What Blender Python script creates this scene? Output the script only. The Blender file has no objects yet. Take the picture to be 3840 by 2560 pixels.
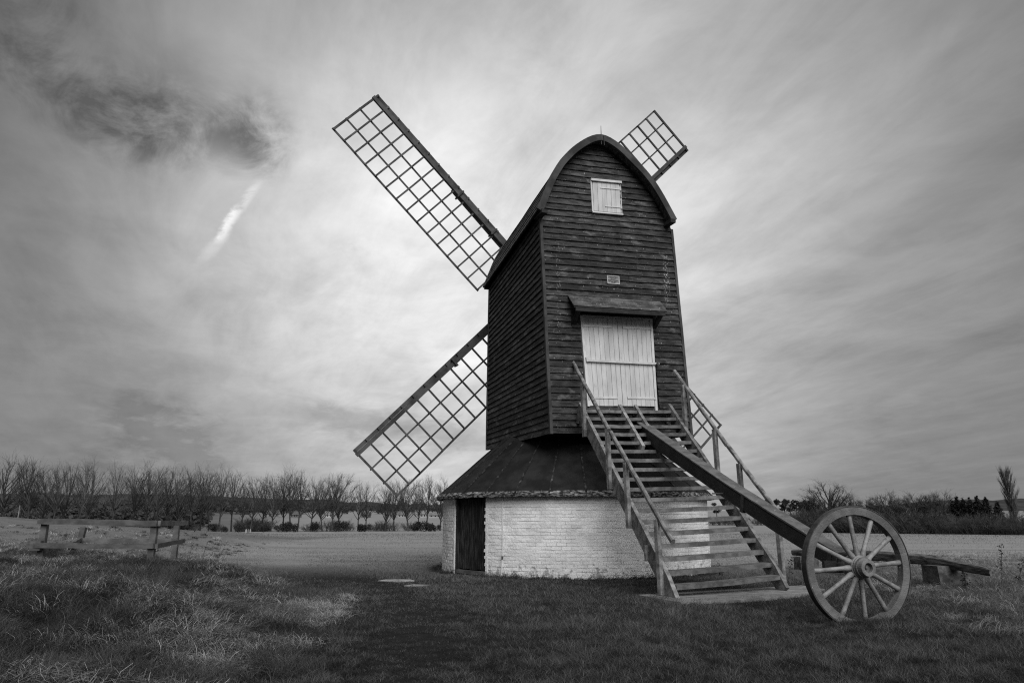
import bpy, math, random
import numpy as np
from mathutils import Vector, Matrix
random.seed(11); RS = np.random.RandomState(7)
SC = bpy.context.scene; COL = SC.collection

# ------------------------------------------------------------------ camera
F_PX, HOR, CAM_H = 2800.0, 1951.0, 1.3
PITCH = math.atan((HOR-1280)/F_PX)
cd = bpy.data.cameras.new('camera'); cam = bpy.data.objects.new('camera', cd); COL.objects.link(cam)
cd.sensor_width = 36; cd.sensor_fit = 'HORIZONTAL'; cd.lens = F_PX/3840*36
cd.clip_start = .1; cd.clip_end = 6000
cam.location = (0, 0, CAM_H); cam.rotation_euler = (math.pi/2+PITCH, 0, 0)
SC.camera = cam

# ------------------------------------------------------------------ light and sky
SUN_EL, SUN_AZ = math.radians(40), math.radians(164)      # azimuth clockwise from +y
sdir = Vector((math.sin(SUN_AZ)*math.cos(SUN_EL), math.cos(SUN_AZ)*math.cos(SUN_EL), math.sin(SUN_EL)))
sl = bpy.data.lights.new('sun', 'SUN'); sl.energy = 1.35; sl.angle = math.radians(50); sl.color = (1, 1, 1)
so = bpy.data.objects.new('sun', sl); COL.objects.link(so)
so.rotation_euler = (-sdir).to_track_quat('-Z', 'Y').to_euler(); so.location = (30, -30, 40)
vs = SC.view_settings
vs.view_transform = 'Standard'; vs.look = 'None'; vs.exposure = 1.18; vs.gamma = 1.0; vs.use_curve_mapping = False
SC.cycles.max_bounces = 6; SC.cycles.diffuse_bounces = 3; SC.cycles.use_denoising = False; SC.cycles.filter_width = 1.15; SC.cycles.use_adaptive_sampling = False

class NT:
    """small node-tree writer"""
    def __init__(s, tree): s.t = tree; s.n = tree.nodes; s.l = tree.links
    def node(s, typ, **kw):
        n = s.n.new(typ)
        for k, v in kw.items(): setattr(n, k, v)
        return n
    def put(s, sock, val):
        if hasattr(val, 'is_output'): s.l.new(val, sock)
        else: sock.default_value = val
    def math(s, op, a, b=None, c=None, clamp=False):
        n = s.node('ShaderNodeMath', operation=op, use_clamp=clamp)
        s.put(n.inputs[0], a)
        if b is not None: s.put(n.inputs[1], b)
        if c is not None: s.put(n.inputs[2], c)
        return n.outputs[0]
    def vmath(s, op, a, b=None):
        n = s.node('ShaderNodeVectorMath', operation=op)
        s.put(n.inputs[0], a)
        if b is not None:
            s.put(n.inputs[3] if op == 'SCALE' else n.inputs[1], b)
        return n.outputs['Value'] if op in ('DOT_PRODUCT', 'LENGTH', 'DISTANCE') else n.outputs[0]
    def noise(s, vec, scale, detail=4, rough=.55, dist=0):
        n = s.node('ShaderNodeTexNoise'); s.put(n.inputs['Vector'], vec)
        n.inputs['Scale'].default_value = scale; n.inputs['Detail'].default_value = detail
        n.inputs['Roughness'].default_value = rough; n.inputs['Distortion'].default_value = dist
        return n.outputs[0]
    def ramp(s, x, lo, hi, a=0.0, b=1.0):
        n = s.node('ShaderNodeMapRange', interpolation_type='SMOOTHSTEP', clamp=True)
        s.put(n.inputs[0], x); s.put(n.inputs[1], lo); s.put(n.inputs[2], hi); s.put(n.inputs[3], a); s.put(n.inputs[4], b)
        return n.outputs[0]
    def mix(s, fac, a, b):
        n = s.node('ShaderNodeMix', data_type='FLOAT'); s.put(n.inputs[0], fac); s.put(n.inputs[2], a); s.put(n.inputs[3], b)
        return n.outputs[0]
    def mapping(s, vec, scale=(1, 1, 1), rot=(0, 0, 0)):
        n = s.node('ShaderNodeMapping'); s.put(n.inputs[0], vec); n.inputs['Rotation'].default_value = rot; n.inputs['Scale'].default_value = scale
        return n.outputs[0]
    def grey(s, v):
        n = s.node('ShaderNodeCombineColor'); [s.put(n.inputs[i], v) for i in range(3)]
        return n.outputs[0]

W = bpy.data.worlds.new('World'); SC.world = W; W.use_nodes = True
def build_sky():
    t = NT(W.node_tree); t.n.clear()
    out = t.node('ShaderNodeOutputWorld'); bg = t.node('ShaderNodeBackground'); t.l.new(bg.outputs[0], out.inputs[0])
    bg.inputs['Strength'].default_value = 0.1
    sky = t.node('ShaderNodeTexSky', sky_type='NISHITA'); sky.sun_disc = False
    sky.sun_elevation = SUN_EL; sky.sun_rotation = SUN_AZ
    bw = t.node('ShaderNodeRGBToBW'); t.l.new(sky.outputs[0], bw.inputs[0])
    D = t.node('ShaderNodeTexCoord').outputs['Generated']
    sp = t.node('ShaderNodeSeparateXYZ'); t.l.new(D, sp.inputs[0]); x, y, z = sp.outputs
    zz = t.math('MAXIMUM', z, 0.0)
    den = t.math('ADD', zz, .16)
    cv = t.node('ShaderNodeCombineXYZ'); t.l.new(t.math('DIVIDE', x, den), cv.inputs[0]); t.l.new(t.math('DIVIDE', y, den), cv.inputs[1])
    P = cv.outputs[0]
    # streaky high overcast drawn out along one wind direction
    st = t.mapping(t.mapping(P, (1, 1, 1), (0, 0, math.radians(-24))), (1.5, .42, 1))
    n1 = t.noise(st, .85, 5, .55, .4)
    n2 = t.noise(t.mapping(t.mapping(P, (1, 1, 1), (0, 0, math.radians(-24))), (1.5, .8, 1)), 2.3, 7, .60, .5)
    n3 = t.noise(t.mapping(t.mapping(P, (1, 1, 1), (0, 0, math.radians(-24))), (1.25, .9, 1)), 6.0, 10, .66, .6)
    n4 = t.noise(P, 2.6, 10, .64, .4)
    n5 = t.noise(t.mapping(t.mapping(P, (1, 1, 1), (0, 0, math.radians(-24))), (1.7, .45, 1)), 4.0, 9, .66, .7)
    def blob(dx, dy, dz, w):
        v = Vector((dx, dy, dz)).normalized()
        d = t.vmath('DOT_PRODUCT', t.vmath('NORMALIZE', D), tuple(v))
        return t.math('EXPONENT', t.math('DIVIDE', t.math('SUBTRACT', d, 1.0), w*w/2))
    def add(*a):
        r = a[0]
        for q in a[1:]: r = t.math('ADD', r, q)
        return r
    mul = lambda a, b: t.math('MULTIPLY', a, b)
    # thin part of the cloud sheet where the light comes through
    glow = add(mul(blob(-.21, .89, .40, .20), .24), mul(blob(-.10, .95, .27, .38), .52), mul(blob(.12, .90, .42, .40), .58))
    base = t.math('MULTIPLY_ADD', glow, 3.2, .50)
    base = mul(base, add(1.0, mul(t.math('SUBTRACT', n4, .5), .55), mul(t.math('SUBTRACT', n1, .5), 1.0), mul(t.math('SUBTRACT', n2, .5), .75), mul(t.math('SUBTRACT', n5, .5), .42)))
    # low ragged dark clouds
    dk = add(*[mul(blob(x_, y_, z_, w_), a_) for x_, y_, z_, w_, a_ in [(-0.4832, 0.751, 0.4499, 0.03, 0.7), (-0.4681, 0.7625, 0.4467, 0.035, 0.9), (-0.453, 0.7663, 0.4556, 0.03, 0.6), (-0.4429, 0.7795, 0.443, 0.035, 1), (-0.4238, 0.7919, 0.4397, 0.04, 1.2), (-0.403, 0.8001, 0.4443, 0.035, 1), (-0.3861, 0.802, 0.4558, 0.03, 0.6), (-0.3531, 0.8134, 0.4623, 0.03, 0.6), (-0.3311, 0.8249, 0.4581, 0.04, 1), (-0.3123, 0.8228, 0.4748, 0.03, 0.8), (-0.2985, 0.8329, 0.4661, 0.03, 0.8), (-0.3092, 0.8405, 0.445, 0.03, 0.9), (-0.3046, 0.8506, 0.4286, 0.02, 0.6), (-0.4218, 0.7838, 0.4557, 0.03, 0.7), (-0.4918, 0.7367, 0.4642, 0.05, 0.5), (-0.5029, 0.7163, 0.4837, 0.05, 0.4), (-0.4772, 0.7314, 0.4873, 0.04, 0.35), (-0.4524, 0.7545, 0.4755, 0.04, 0.45)]],
             mul(blob(-.53, .70, .48, .05), .8), mul(blob(-.55, .66, .52, .06), .7), mul(blob(-.50, .70, .53, .05), .55), mul(blob(-.40, .78, .49, .04), .45), mul(blob(-.01, .84, .46, .04), .25), mul(blob(-.03, .89, .37, .045), .55), mul(blob(-.20, .92, .34, .03), .35), mul(blob(.04, .80, .58, .08), .30), mul(blob(-.36, .90, .25, .03), .35))
    dk = t.math('SUBTRACT', 1.0, t.math('EXPONENT', mul(dk, -.75))); dkn = t.ramp(add(mul(n3, .75), mul(n4, .8)), .60, .98)
    base = mul(base, t.math('SUBTRACT', 1.0, mul(mul(dk, dkn), .95)))
    # long flat banks low over the field
    lo = add(mul(blob(-.46, .884, .085, .09), .8), mul(blob(-.40, .915, .075, .08), .8), mul(blob(-.445, .887, .121, .022), 1.4), mul(blob(.45, .88, .09, .12), .5))
    base = mul(base, t.math('SUBTRACT', 1.0, t.math('MINIMUM', mul(mul(t.math('MINIMUM', lo, 1.1), t.ramp(add(n2, mul(n3, .5)), .40, 1.15)), .85), .5)))
    yy = t.math('MAXIMUM', y, .05); u_ = t.math('DIVIDE', x, yy); w_ = t.math('DIVIDE', z, yy)
    bo = t.math('ABSOLUTE', add(t.math('SUBTRACT', w_, t.math('MULTIPLY_ADD', u_, -0.1325, 0.1012)), mul(t.math('SUBTRACT', n3, .5), .05)))
    bank = mul(mul(t.ramp(bo, .030, .002), t.math('GREATER_THAN', y, .1)), mul(t.ramp(u_, -0.361, -0.211), t.ramp(u_, .02, -.10)))
    base = mul(base, t.math('SUBTRACT', 1.0, mul(bank, .34)))
    # one bright torn gap
    cu = add(mul(add(mul(add(mul(w_, 23.99295), -29.92849), w_), 12.92223), w_), -2.32701)
    off = t.math('ABSOLUTE', add(t.math('SUBTRACT', u_, cu), mul(t.math('SUBTRACT', n3, .5), .036)))
    fw_ = t.math('GREATER_THAN', y, .1)
    core = mul(t.ramp(off, .0125, .001), mul(t.ramp(w_, 0.3779, 0.3961), t.ramp(w_, 0.4890, 0.4543)))
    tail = mul(t.ramp(off, .016, .002), mul(t.ramp(w_, 0.3302, 0.3779), t.ramp(w_, 0.4131, 0.3779)))
    gap = mul(fw_, add(mul(core, t.ramp(n3, .30, .60)), mul(tail, .28)))
    base = add(base, mul(gap, 1.9))
    # overcast luminance climbs towards the zenith above the frame
    base = mul(base, t.ramp(zz, .5, 1.0, 1.0, 1.5))
    cl = t.math('MAXIMUM', base, .4)
    v = t.mix(.94, bw.outputs[0], cl)
    v = t.mix(t.ramp(z, -.06, -.01), .35, v)
    t.l.new(t.grey(v), bg.inputs['Color'])
build_sky()

# ------------------------------------------------------------------ materials (a black and white place: every colour is a grey)
def material(name, lo, hi, scale=3.0, stretch=(1, 1, 1), rough=.8, rnd=0.0, bump=0.0, bscale=40, spec=.25, detail=5, fleck=None, coord='world', dirt=None, low=.35, high=.65):
    m = bpy.data.materials.new(name); m.use_nodes = True; t = NT(m.node_tree); t.n.clear()
    out = t.node('ShaderNodeOutputMaterial'); b = t.node('ShaderNodeBsdfPrincipled'); t.l.new(b.outputs[0], out.inputs[0])
    P = t.node('ShaderNodeNewGeometry').outputs['Position'] if coord == 'world' else t.node('ShaderNodeTexCoord').outputs['Object']
    n = t.noise(t.mapping(P, stretch), scale, detail, .6)
    v = t.ramp(n, low, high, lo, hi)
    if rnd:
        r = t.node('ShaderNodeObjectInfo').outputs['Random']
        v = t.math('MULTIPLY', v, t.math('MULTIPLY_ADD', r, 2*rnd, 1-rnd))
    if dirt:                                # (scale, threshold, value, strength)
        dn = t.noise(t.mapping(P, dirt[4] if len(dirt) > 4 else (1, 1, 1)), dirt[0], 6, .65)
        v = t.mix(t.math('MULTIPLY', t.ramp(dn, dirt[1], dirt[1]+.14), dirt[3]), v, dirt[2])
    if fleck:                               # (scale, stretch, threshold, value)
        fn = t.noise(t.mapping(P, fleck[1]), fleck[0], 3, .5)
        v = t.mix(t.ramp(fn, fleck[2], fleck[2]+.04), v, fleck[3])
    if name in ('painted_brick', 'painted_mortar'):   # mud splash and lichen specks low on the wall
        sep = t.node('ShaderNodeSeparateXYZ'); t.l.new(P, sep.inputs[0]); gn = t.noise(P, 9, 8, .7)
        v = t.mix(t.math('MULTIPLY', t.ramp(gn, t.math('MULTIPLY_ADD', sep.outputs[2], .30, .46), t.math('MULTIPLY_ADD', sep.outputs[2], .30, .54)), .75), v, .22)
    if name == 'tarred_board':              # old white drips down the boards by the far corner and below the shutter
        c_, s_ = math.cos(math.radians(21.5)), math.sin(math.radians(21.5))
        sx_ = t.math('SUBTRACT', t.vmath('DOT_PRODUCT', P, (c_, s_, 0)), .959*c_+18.045*s_); sep = t.node('ShaderNodeSeparateXYZ'); t.l.new(P, sep.inputs[0])
        dn2 = t.noise(t.mapping(P, (7, 7, 1.6)), 8, 3, .5)
        for s0, wd, z0, z1, th_ in ((3.45, .12, 6.75, 8.5, .575), (.22, .08, 5.4, 8.6, .64), (2.62, .10, 6.9, 8.6, .66)):
            bd = t.ramp(t.math('ABSOLUTE', t.math('SUBTRACT', sx_, s0)), wd, wd*.4); zz = t.math('MULTIPLY', t.ramp(sep.outputs[2], z0, z0+.5), t.ramp(sep.outputs[2], z1, z1-.5))
            v = t.mix(t.math('MULTIPLY', t.math('MULTIPLY', bd, zz), t.ramp(dn2, th_, th_+.05)), v, .5)
    t.l.new(t.grey(v), b.inputs['Base Color'])
    b.inputs['Roughness'].default_value = rough; b.inputs['Specular IOR Level'].default_value = spec
    if bump:
        bn = t.node('ShaderNodeBump'); bn.inputs['Strength'].default_value = bump; bn.inputs['Distance'].default_value = .02
        t.l.new(t.noise(t.mapping(P, stretch), bscale, 4, .6), bn.inputs['Height']); t.l.new(bn.outputs[0], b.inputs['Normal'])
    return m

M = {}
M['tar'] = material('tarred_board', .007, .048, 3.0, (1, 1, 5), .6, .5, .6, 18, .3, fleck=(7, (5, 5, 1.5), .69, .36), dirt=(1.7, .54, .13, .8, (1.1, 1.1, 2.6)))
M['tar_dark'] = material('tarred_timber', .015, .035, 4, (1, 1, 3), .7, .15, .3, 25)
M['barge'] = material('barge_timber', .030, .075, 2.2, (1, 1, 1), .75, .15, .3, 25)
M['roofing'] = material('roof_board', .03, .12, 5, (4, 1, 1), .85, .3, .4, 20)
M['felt'] = material('roof_felt', .008, .022, 2.2, (1, 1, 1), .8, .2, .6, 30, .25, fleck=(14, (1, 1, 1), .76, .3))
M['seam'] = material('felt_seam', .012, .08, 9, (1, 1, 1), .9, .3, low=.48, high=.70)
M['eave'] = material('eave_edge', .012, .36, 10, (1, 1, 3), .9, .3, .5, 40, low=.40, high=.72)
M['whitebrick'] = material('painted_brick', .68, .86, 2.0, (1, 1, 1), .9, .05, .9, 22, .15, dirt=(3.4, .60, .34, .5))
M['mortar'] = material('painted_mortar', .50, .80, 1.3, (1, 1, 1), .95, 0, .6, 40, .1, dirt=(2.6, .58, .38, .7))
M['whitepaint'] = material('white_painted_plank', .50, .62, 2.0, (3, 3, .8), .7, .06, .25, 40, .3, dirt=(4.5, .60, .24, .5, (2, 2, .8)))
M['whitetrim'] = material('white_painted_trim', .52, .66, 4, (1, 1, 1), .7, .05)
M['iron'] = material('iron_fitting', .03, .07, 8, (1, 1, 1), .6, .1)
M['olddoor'] = material('old_black_plank', .008, .060, 3.2, (9, 9, .9), .8, .3, .6, 20, low=.42, high=.7)
M['sailwood'] = material('sail_timber', .045, .10, 2.4, (1, 1, 1), .8, .2, .3, 30)
M['stair'] = material('weathered_stair_timber', .13, .32, 2.8, (2.2, 2.2, 2.2), .85, .18, .5, 30, fleck=None, dirt=(2.0, .56, .07, .75))
M['tread'] = material('worn_tread', .10, .20, 2.4, (2, 2, 3), .85, .2, .5, 30, dirt=(5, .58, .04, .5))
M['pole'] = material('tail_pole_timber', .012, .030, 2.0, (1.5, 1.5, 1.5), .6, 0, .4, 24, .3, fleck=(22, (1, 1, 1), .76, .2))  # near black: shade on the pole's sides is put into this tone
M['polecap'] = material('pole_capping', .09, .16, 2.4, (1.5, 1.5, 1.5), .75, .1, .4, 24, .3, fleck=(26, (1, 1, 1), .66, .34))  # separate capping boards, paler so the top reads lit against the shaded sides
M['wheelpaint'] = material('wheel_rim_paint', .10, .155, 5, (1, 1, 1), .6, .12, .5, 45, .35, fleck=(8, (1, 1, 1), .73, .45), dirt=(6, .56, .045, .6))
M['spokepaint'] = material('wheel_spoke_paint', .14, .27, 6, (1, 1, 1), .55, .2, .4, 45, .4, fleck=(9, (1, 1, 1), .73, .5), dirt=(7, .57, .06, .6))
M['concrete'] = material('concrete', .16, .28, 4, (1, 1, 1), .9, 0, .4, 60, dirt=(2, .55, .12, .6))
M['stone'] = material('stone_block', .05, .13, 6.0, (1, 1, 1), .95, .15, .8, 22, dirt=(9, .52, .03, .7))
M['palestone'] = material('pale_slab', .20, .34, 5, (1, 1, 1), .9, .1, .5, 40)
M['log'] = material('rotten_log', .035, .17, 2.6, (6, .8, 6), .95, .1, .6, 6, low=.36, high=.66)
M['bench'] = material('grey_rail_timber', .075, .15, 2.0, (1, 1, 2), .85, .22, .3, 30, dirt=(2.2, .62, .06, .6))
M['bark'] = material('winter_bark', .030, .058, 1.2, (1, 1, 1), .95, .25)
M['twig'] = material('winter_twig', .05, .10, .8, (1, 1, 1), .95, .25)
M['evergreen'] = material('evergreen_leaf', .014, .038, 1.5, (1, 1, 1), .8, .3)
M['bramble'] = material('bramble_twig', .035, .085, 1.0, (1, 1, 1), .95, .3)
M['houseroof'] = material('far_roof', .06, .10, 1, (1, 1, 1), .9, .3)
M['housewall'] = material('far_wall', .14, .20, 1, (1, 1, 1), .9, .3)
M['housewhite'] = material('far_white', .30, .36, 1, (1, 1, 1), .9, .1)
M['pane'] = material('far_pane', .03, .05, 1, (1, 1, 1), .2, 0)
M['hill'] = material('wooded_hill', .045, .075, .05, (1, 1, 3), 1.0, 0, 0, 1, 0, 8)
M['plaque'] = material('worn_plate', .16, .30, 30, (1, 1, 1), .5, 0, .2, 80, .5)
M['letter'] = material('raised_letter', .02, .03, 10, (1, 1, 1), .7)
M['dryweed'] = material('dead_stalk', .045, .09, 6, (1, 1, 1), .95, .3)

def grass_material(name, lo, hi, trans=.3):
    m = bpy.data.materials.new(name); m.use_nodes = True; t = NT(m.node_tree); t.n.clear()
    out = t.node('ShaderNodeOutputMaterial'); a = t.node('ShaderNodeAttribute', attribute_name='shade')
    v = t.math('MULTIPLY_ADD', a.outputs['Fac'], hi-lo, lo); c = t.grey(v)
    d = t.node('ShaderNodeBsdfDiffuse'); tr = t.node('ShaderNodeBsdfTranslucent'); mx = t.node('ShaderNodeMixShader')
    t.l.new(c, d.inputs[0]); t.l.new(c, tr.inputs[0]); mx.inputs[0].default_value = trans
    t.l.new(d.outputs[0], mx.inputs[1]); t.l.new(tr.outputs[0], mx.inputs[2]); t.l.new(mx.outputs[0], out.inputs[0])
    return m
M['grass'] = grass_material('meadow_grass', .018, .20)
M['straw'] = grass_material('straw_grass', .05, .62)

def ground_material():
    m = bpy.data.materials.new('meadow_soil'); m.use_nodes = True; t = NT(m.node_tree); t.n.clear()
    out = t.node('ShaderNodeOutputMaterial'); b = t.node('ShaderNodeBsdfPrincipled'); t.l.new(b.outputs[0], out.inputs[0])
    P = t.node('ShaderNodeNewGeometry').outputs['Position']
    a = t.node('ShaderNodeAttribute', attribute_name='field').outputs['Fac']
    n1 = t.noise(t.mapping(P, (.5, 1, 1)), .5, 8, .72); n2 = t.noise(P, 5, 5, .7); n3 = t.noise(t.mapping(P, (.02, .5, 1)), 1.0, 4, .6)
    turf = t.math('MULTIPLY_ADD', n2, .04, .006)
    wv = t.math('SINE', t.math('MULTIPLY', t.vmath('DOT_PRODUCT', P, (.07, 1, 0)), .55)); fld = t.math('ADD', t.math('MULTIPLY', t.ramp(wv, .75, 1.0), t.math('MULTIPLY_ADD', n1, .10, -.09)), t.math('ADD', t.math('MULTIPLY_ADD', n3, .10, .125), t.math('MULTIPLY_ADD', n1, .16, t.math('MULTIPLY_ADD', n2, .08, -.02))))
    t.l.new(t.grey(t.mix(a, turf, fld)), b.inputs['Base Color']); b.inputs['Roughness'].default_value = 1; b.inputs['Specular IOR Level'].default_value = 0
    return m
M['ground'] = ground_material()

M['hoodwood'] = material('hood_board', .045, .13, 3.0, (1, 1, 1), .8, .25, .4, 24, .3, fleck=(8, (3, 3, 3), .66, .42))
# ------------------------------------------------------------------ helpers
V = lambda *a: np.array(a, float)
def tag(o, label=None, cat=None, group=None, kind=None):
    if label: o['label'] = label
    if cat: o['category'] = cat
    if group: o['group'] = group
    if kind: o['kind'] = kind
    return o
def empty(name, loc, label=None, cat=None, group=None):
    o = bpy.data.objects.new(name, None); COL.objects.link(o); o.location = loc; o.empty_display_size = .2
    return tag(o, label, cat, group)
def link(name, me, parent=None, loc=(0, 0, 0)):
    o = bpy.data.objects.new(name, me); COL.objects.link(o); o.location = loc
    if parent: o.parent = parent
    return o
class MB:
    def __init__(s): s.v = []; s.f = []
    def add(s, pts, faces):
        b = len(s.v); s.v += [tuple(p) for p in pts]; s.f += [tuple(i+b for i in f) for f in faces]; return s
    def hexa(s, p):                         # 8 points: bottom ring 0-3, top ring 4-7
        return s.add(p, [(3, 2, 1, 0), (4, 5, 6, 7), (0, 1, 5, 4), (1, 2, 6, 5), (2, 3, 7, 6), (3, 0, 4, 7)])
    def sweep(s, rings):
        k = len(rings[0]); n = len(rings)
        F = [(i*k+j, i*k+(j+1) % k, (i+1)*k+(j+1) % k, (i+1)*k+j) for i in range(n-1) for j in range(k)]
        F += [tuple(range(k))[::-1], tuple((n-1)*k+j for j in range(k))]
        return s.add([p for r in rings for p in r], F)
    def beam(s, p0, p1, w, h, up=(0, 0, 1), segs=1, wob=0.0, w1=None, h1=None, ch=0.0):
        p0 = V(*p0); p1 = V(*p1); d = p1-p0; d = d/np.linalg.norm(d)
        sd = np.cross(d, up); sd = sd/np.linalg.norm(sd); u = np.cross(sd, d)
        R = []
        for i in range(segs+1):
            t = i/segs; c = p0+(p1-p0)*t
            if wob: c = c+sd*RS.uniform(-wob, wob)+u*RS.uniform(-wob, wob)
            a = (w+(w1-w)*t if w1 is not None else w)/2; b = (h+(h1-h)*t if h1 is not None else h)/2
            if ch:
                R.append([c-sd*a-u*(b-ch), c-sd*(a-ch)-u*b, c+sd*(a-ch)-u*b, c+sd*a-u*(b-ch), c+sd*a+u*(b-ch), c+sd*(a-ch)+u*b, c-sd*(a-ch)+u*b, c-sd*a+u*(b-ch)])
            else: R.append([c-sd*a-u*b, c+sd*a-u*b, c+sd*a+u*b, c-sd*a+u*b])
        return s.sweep(R)
    def tube(s, pts, rad, n=8):
        R = []
        for i, p in enumerate(pts):
            p = V(*p); q = V(*pts[min(i+1, len(pts)-1)])-V(*pts[max(i-1, 0)]); q = q/np.linalg.norm(q)
            a = np.cross(q, (0, 0, 1.)) if abs(q[2]) < .95 else np.cross(q, (1., 0, 0)); a = a/np.linalg.norm(a); b = np.cross(q, a)
            r = rad[i] if hasattr(rad, '__len__') else rad
            R.append([p+r*(math.cos(2*math.pi*k/n)*a+math.sin(2*math.pi*k/n)*b) for k in range(n)])
        return s.sweep(R)
    def mesh(s, name, mat, smooth=False):
        me = bpy.data.meshes.new(name); me.from_pydata(s.v, [], s.f)
        import bmesh as _b
        bm = _b.new(); bm.from_mesh(me); _b.ops.recalc_face_normals(bm, faces=bm.faces); bm.to_mesh(me); bm.free()
        me.materials.append(mat)
        if smooth:
            for p in me.polygons: p.use_smooth = True
        me.update(); return me
    def build(s, name, mat, parent=None, origin=(0, 0, 0), smooth=False):
        s.v = [(p[0]-origin[0], p[1]-origin[1], p[2]-origin[2]) for p in s.v]
        return link(name, s.mesh(name, mat, smooth), parent)

def fast_mesh(name, verts, quads=None, tris=None, shade=None, mat=None):
    me = bpy.data.meshes.new(name); nv = len(verts); me.vertices.add(nv); me.vertices.foreach_set('co', np.asarray(verts, np.float32).ravel())
    nq = 0 if quads is None else len(quads); nt = 0 if tris is None else len(tris)
    li = np.concatenate([a.ravel() for a in (quads, tris) if a is not None and len(a)]).astype(np.int32)
    me.loops.add(len(li)); me.loops.foreach_set('vertex_index', li)
    me.polygons.add(nq+nt)
    ls = np.concatenate([np.arange(nq)*4, nq*4+np.arange(nt)*3]).astype(np.int32)
    me.polygons.foreach_set('loop_start', ls)
    try: me.polygons.foreach_set('loop_total', np.concatenate([np.full(nq, 4), np.full(nt, 3)]).astype(np.int32))
    except Exception: pass
    if shade is not None:
        a = me.attributes.new('shade', 'FLOAT', 'POINT'); a.data.foreach_set('value', np.asarray(shade, np.float32))
    if mat: me.materials.append(mat)
    me.update(calc_edges=True); me.validate(); return me

def vnoise(x, y, s=1.0, seed=0):
    x = np.asarray(x, float)*s+seed*17.31; y = np.asarray(y, float)*s+seed*9.77
    xi = np.floor(x).astype(np.int64); yi = np.floor(y).astype(np.int64); fx = x-xi; fy = y-yi
    h = lambda a, b: (np.abs(np.sin(a*127.1+b*311.7+seed*74.7)*43758.5453) % 1.0)
    fx = fx*fx*(3-2*fx); fy = fy*fy*(3-2*fy)
    return (h(xi, yi)*(1-fx)+h(xi+1, yi)*fx)*(1-fy)+(h(xi, yi+1)*(1-fx)+h(xi+1, yi+1)*fx)*fy
def ss(a, b, x):
    t = np.clip((x-a)/(b-a), 0, 1); return t*t*(3-2*t)
def edge_rough(y):                          # where the mown turf ends on the left
    return np.interp(y, [5, 6.2, 7.6, 9.65, 13, 15, 18.8, 25.4, 36.8, 56], [-1.6, -1.8, -2.1, -2.3, -2.7, -3.9, -6.4, -9.8, -11.9, -14.5])
def edge_straw(y):                          # where the long straw starts on the right
    return np.interp(y, [4, 8, 13.2, 16.4, 23, 30], [4.4, 5.3, 7.0, 7.7, 9.6, 13])
def height(x, y):
    x = np.asarray(x, float); y = np.asarray(y, float)
    a = x/np.maximum(y, 1)
    z = -1.0*ss(30, 170, y)+7.5*ss(185, 430, y)
    z = z+1.6*ss(24, 58, y)*(1-ss(78, 138, y))*np.clip((-a-.28)/.37, 0, 1.3)
    dr = edge_rough(y)-x+1.2*(vnoise(x, y, .5, 3)-.5)
    z = z+ss(-.2, 3.2, dr)*(1-ss(30, 60, y))*(.40+.34*(vnoise(x, y, .45, 5)-.5)+.36*(vnoise(x, y, 1.0, 6)-.5)+.20*(vnoise(x, y, 2.3, 7)-.5))
    ds = x-edge_straw(y)
    z = z+ss(0, 3, ds)*(1-ss(22, 34, y))*(.03+.10*(vnoise(x, y, .8, 8)-.5))
    z = z+.05*(vnoise(x, y, .35, 1)-.5)*(1-ss(25, 60, y))*ss(3.2, 6, np.hypot(x-1.7, y-21.3))
    return z
G = lambda x, y: float(height(x, y))
def ray(px, py):
    c_, s_ = math.cos(PITCH), math.sin(PITCH); a = (px-1920)/F_PX; b = -(py-1280)/F_PX
    return V(a, c_-b*s_, s_+b*c_)

# ------------------------------------------------------------------ ground and hills
def axis(segs):
    out = []
    for a, b, n in segs: out += list(np.linspace(a, b, n, endpoint=False))
    return np.array(out+[segs[-1][1]])
def build_ground():
    xs = axis([(-2500, -400, 8), (-400, -100, 24), (-100, -30, 28), (-30, -14, 24), (-14, 14, 120), (14, 30, 24), (30, 100, 28), (100, 400, 24), (400, 2500, 8)])
    ys = axis([(-60, 3, 8), (3, 28, 120), (28, 60, 40), (60, 200, 46), (200, 500, 30), (500, 3200, 16)])
    X, Y = np.meshgrid(xs, ys); Z = height(X, Y); nx, ny = len(xs), len(ys)
    v = np.stack([X, Y, Z], -1).reshape(-1, 3)
    i = np.arange(nx*ny).reshape(ny, nx); q = np.stack([i[:-1, :-1], i[:-1, 1:], i[1:, 1:], i[1:, :-1]], -1).reshape(-1, 4)
    me = fast_mesh('ground', v, q, None, None, M['ground'])
    a = me.attributes.new('field', 'FLOAT', 'POINT'); a.data.foreach_set('value', (ss(17, 27, Y+.10*X+2*(vnoise(X, Y, .3, 71)-.5))*(1-.55*ss(150, 190, Y)*ss(-.25, -.40, X/np.maximum(Y, 1)))*(1-.45*ss(0, 3, edge_rough(Y)-X)*(1-ss(60, 90, Y)))).ravel().astype(np.float32))
    for p in me.polygons: p.use_smooth = True
    tag(link('ground', me), 'rough winter meadow running out to the flat field', None, None, 'structure')
build_ground()
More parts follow.
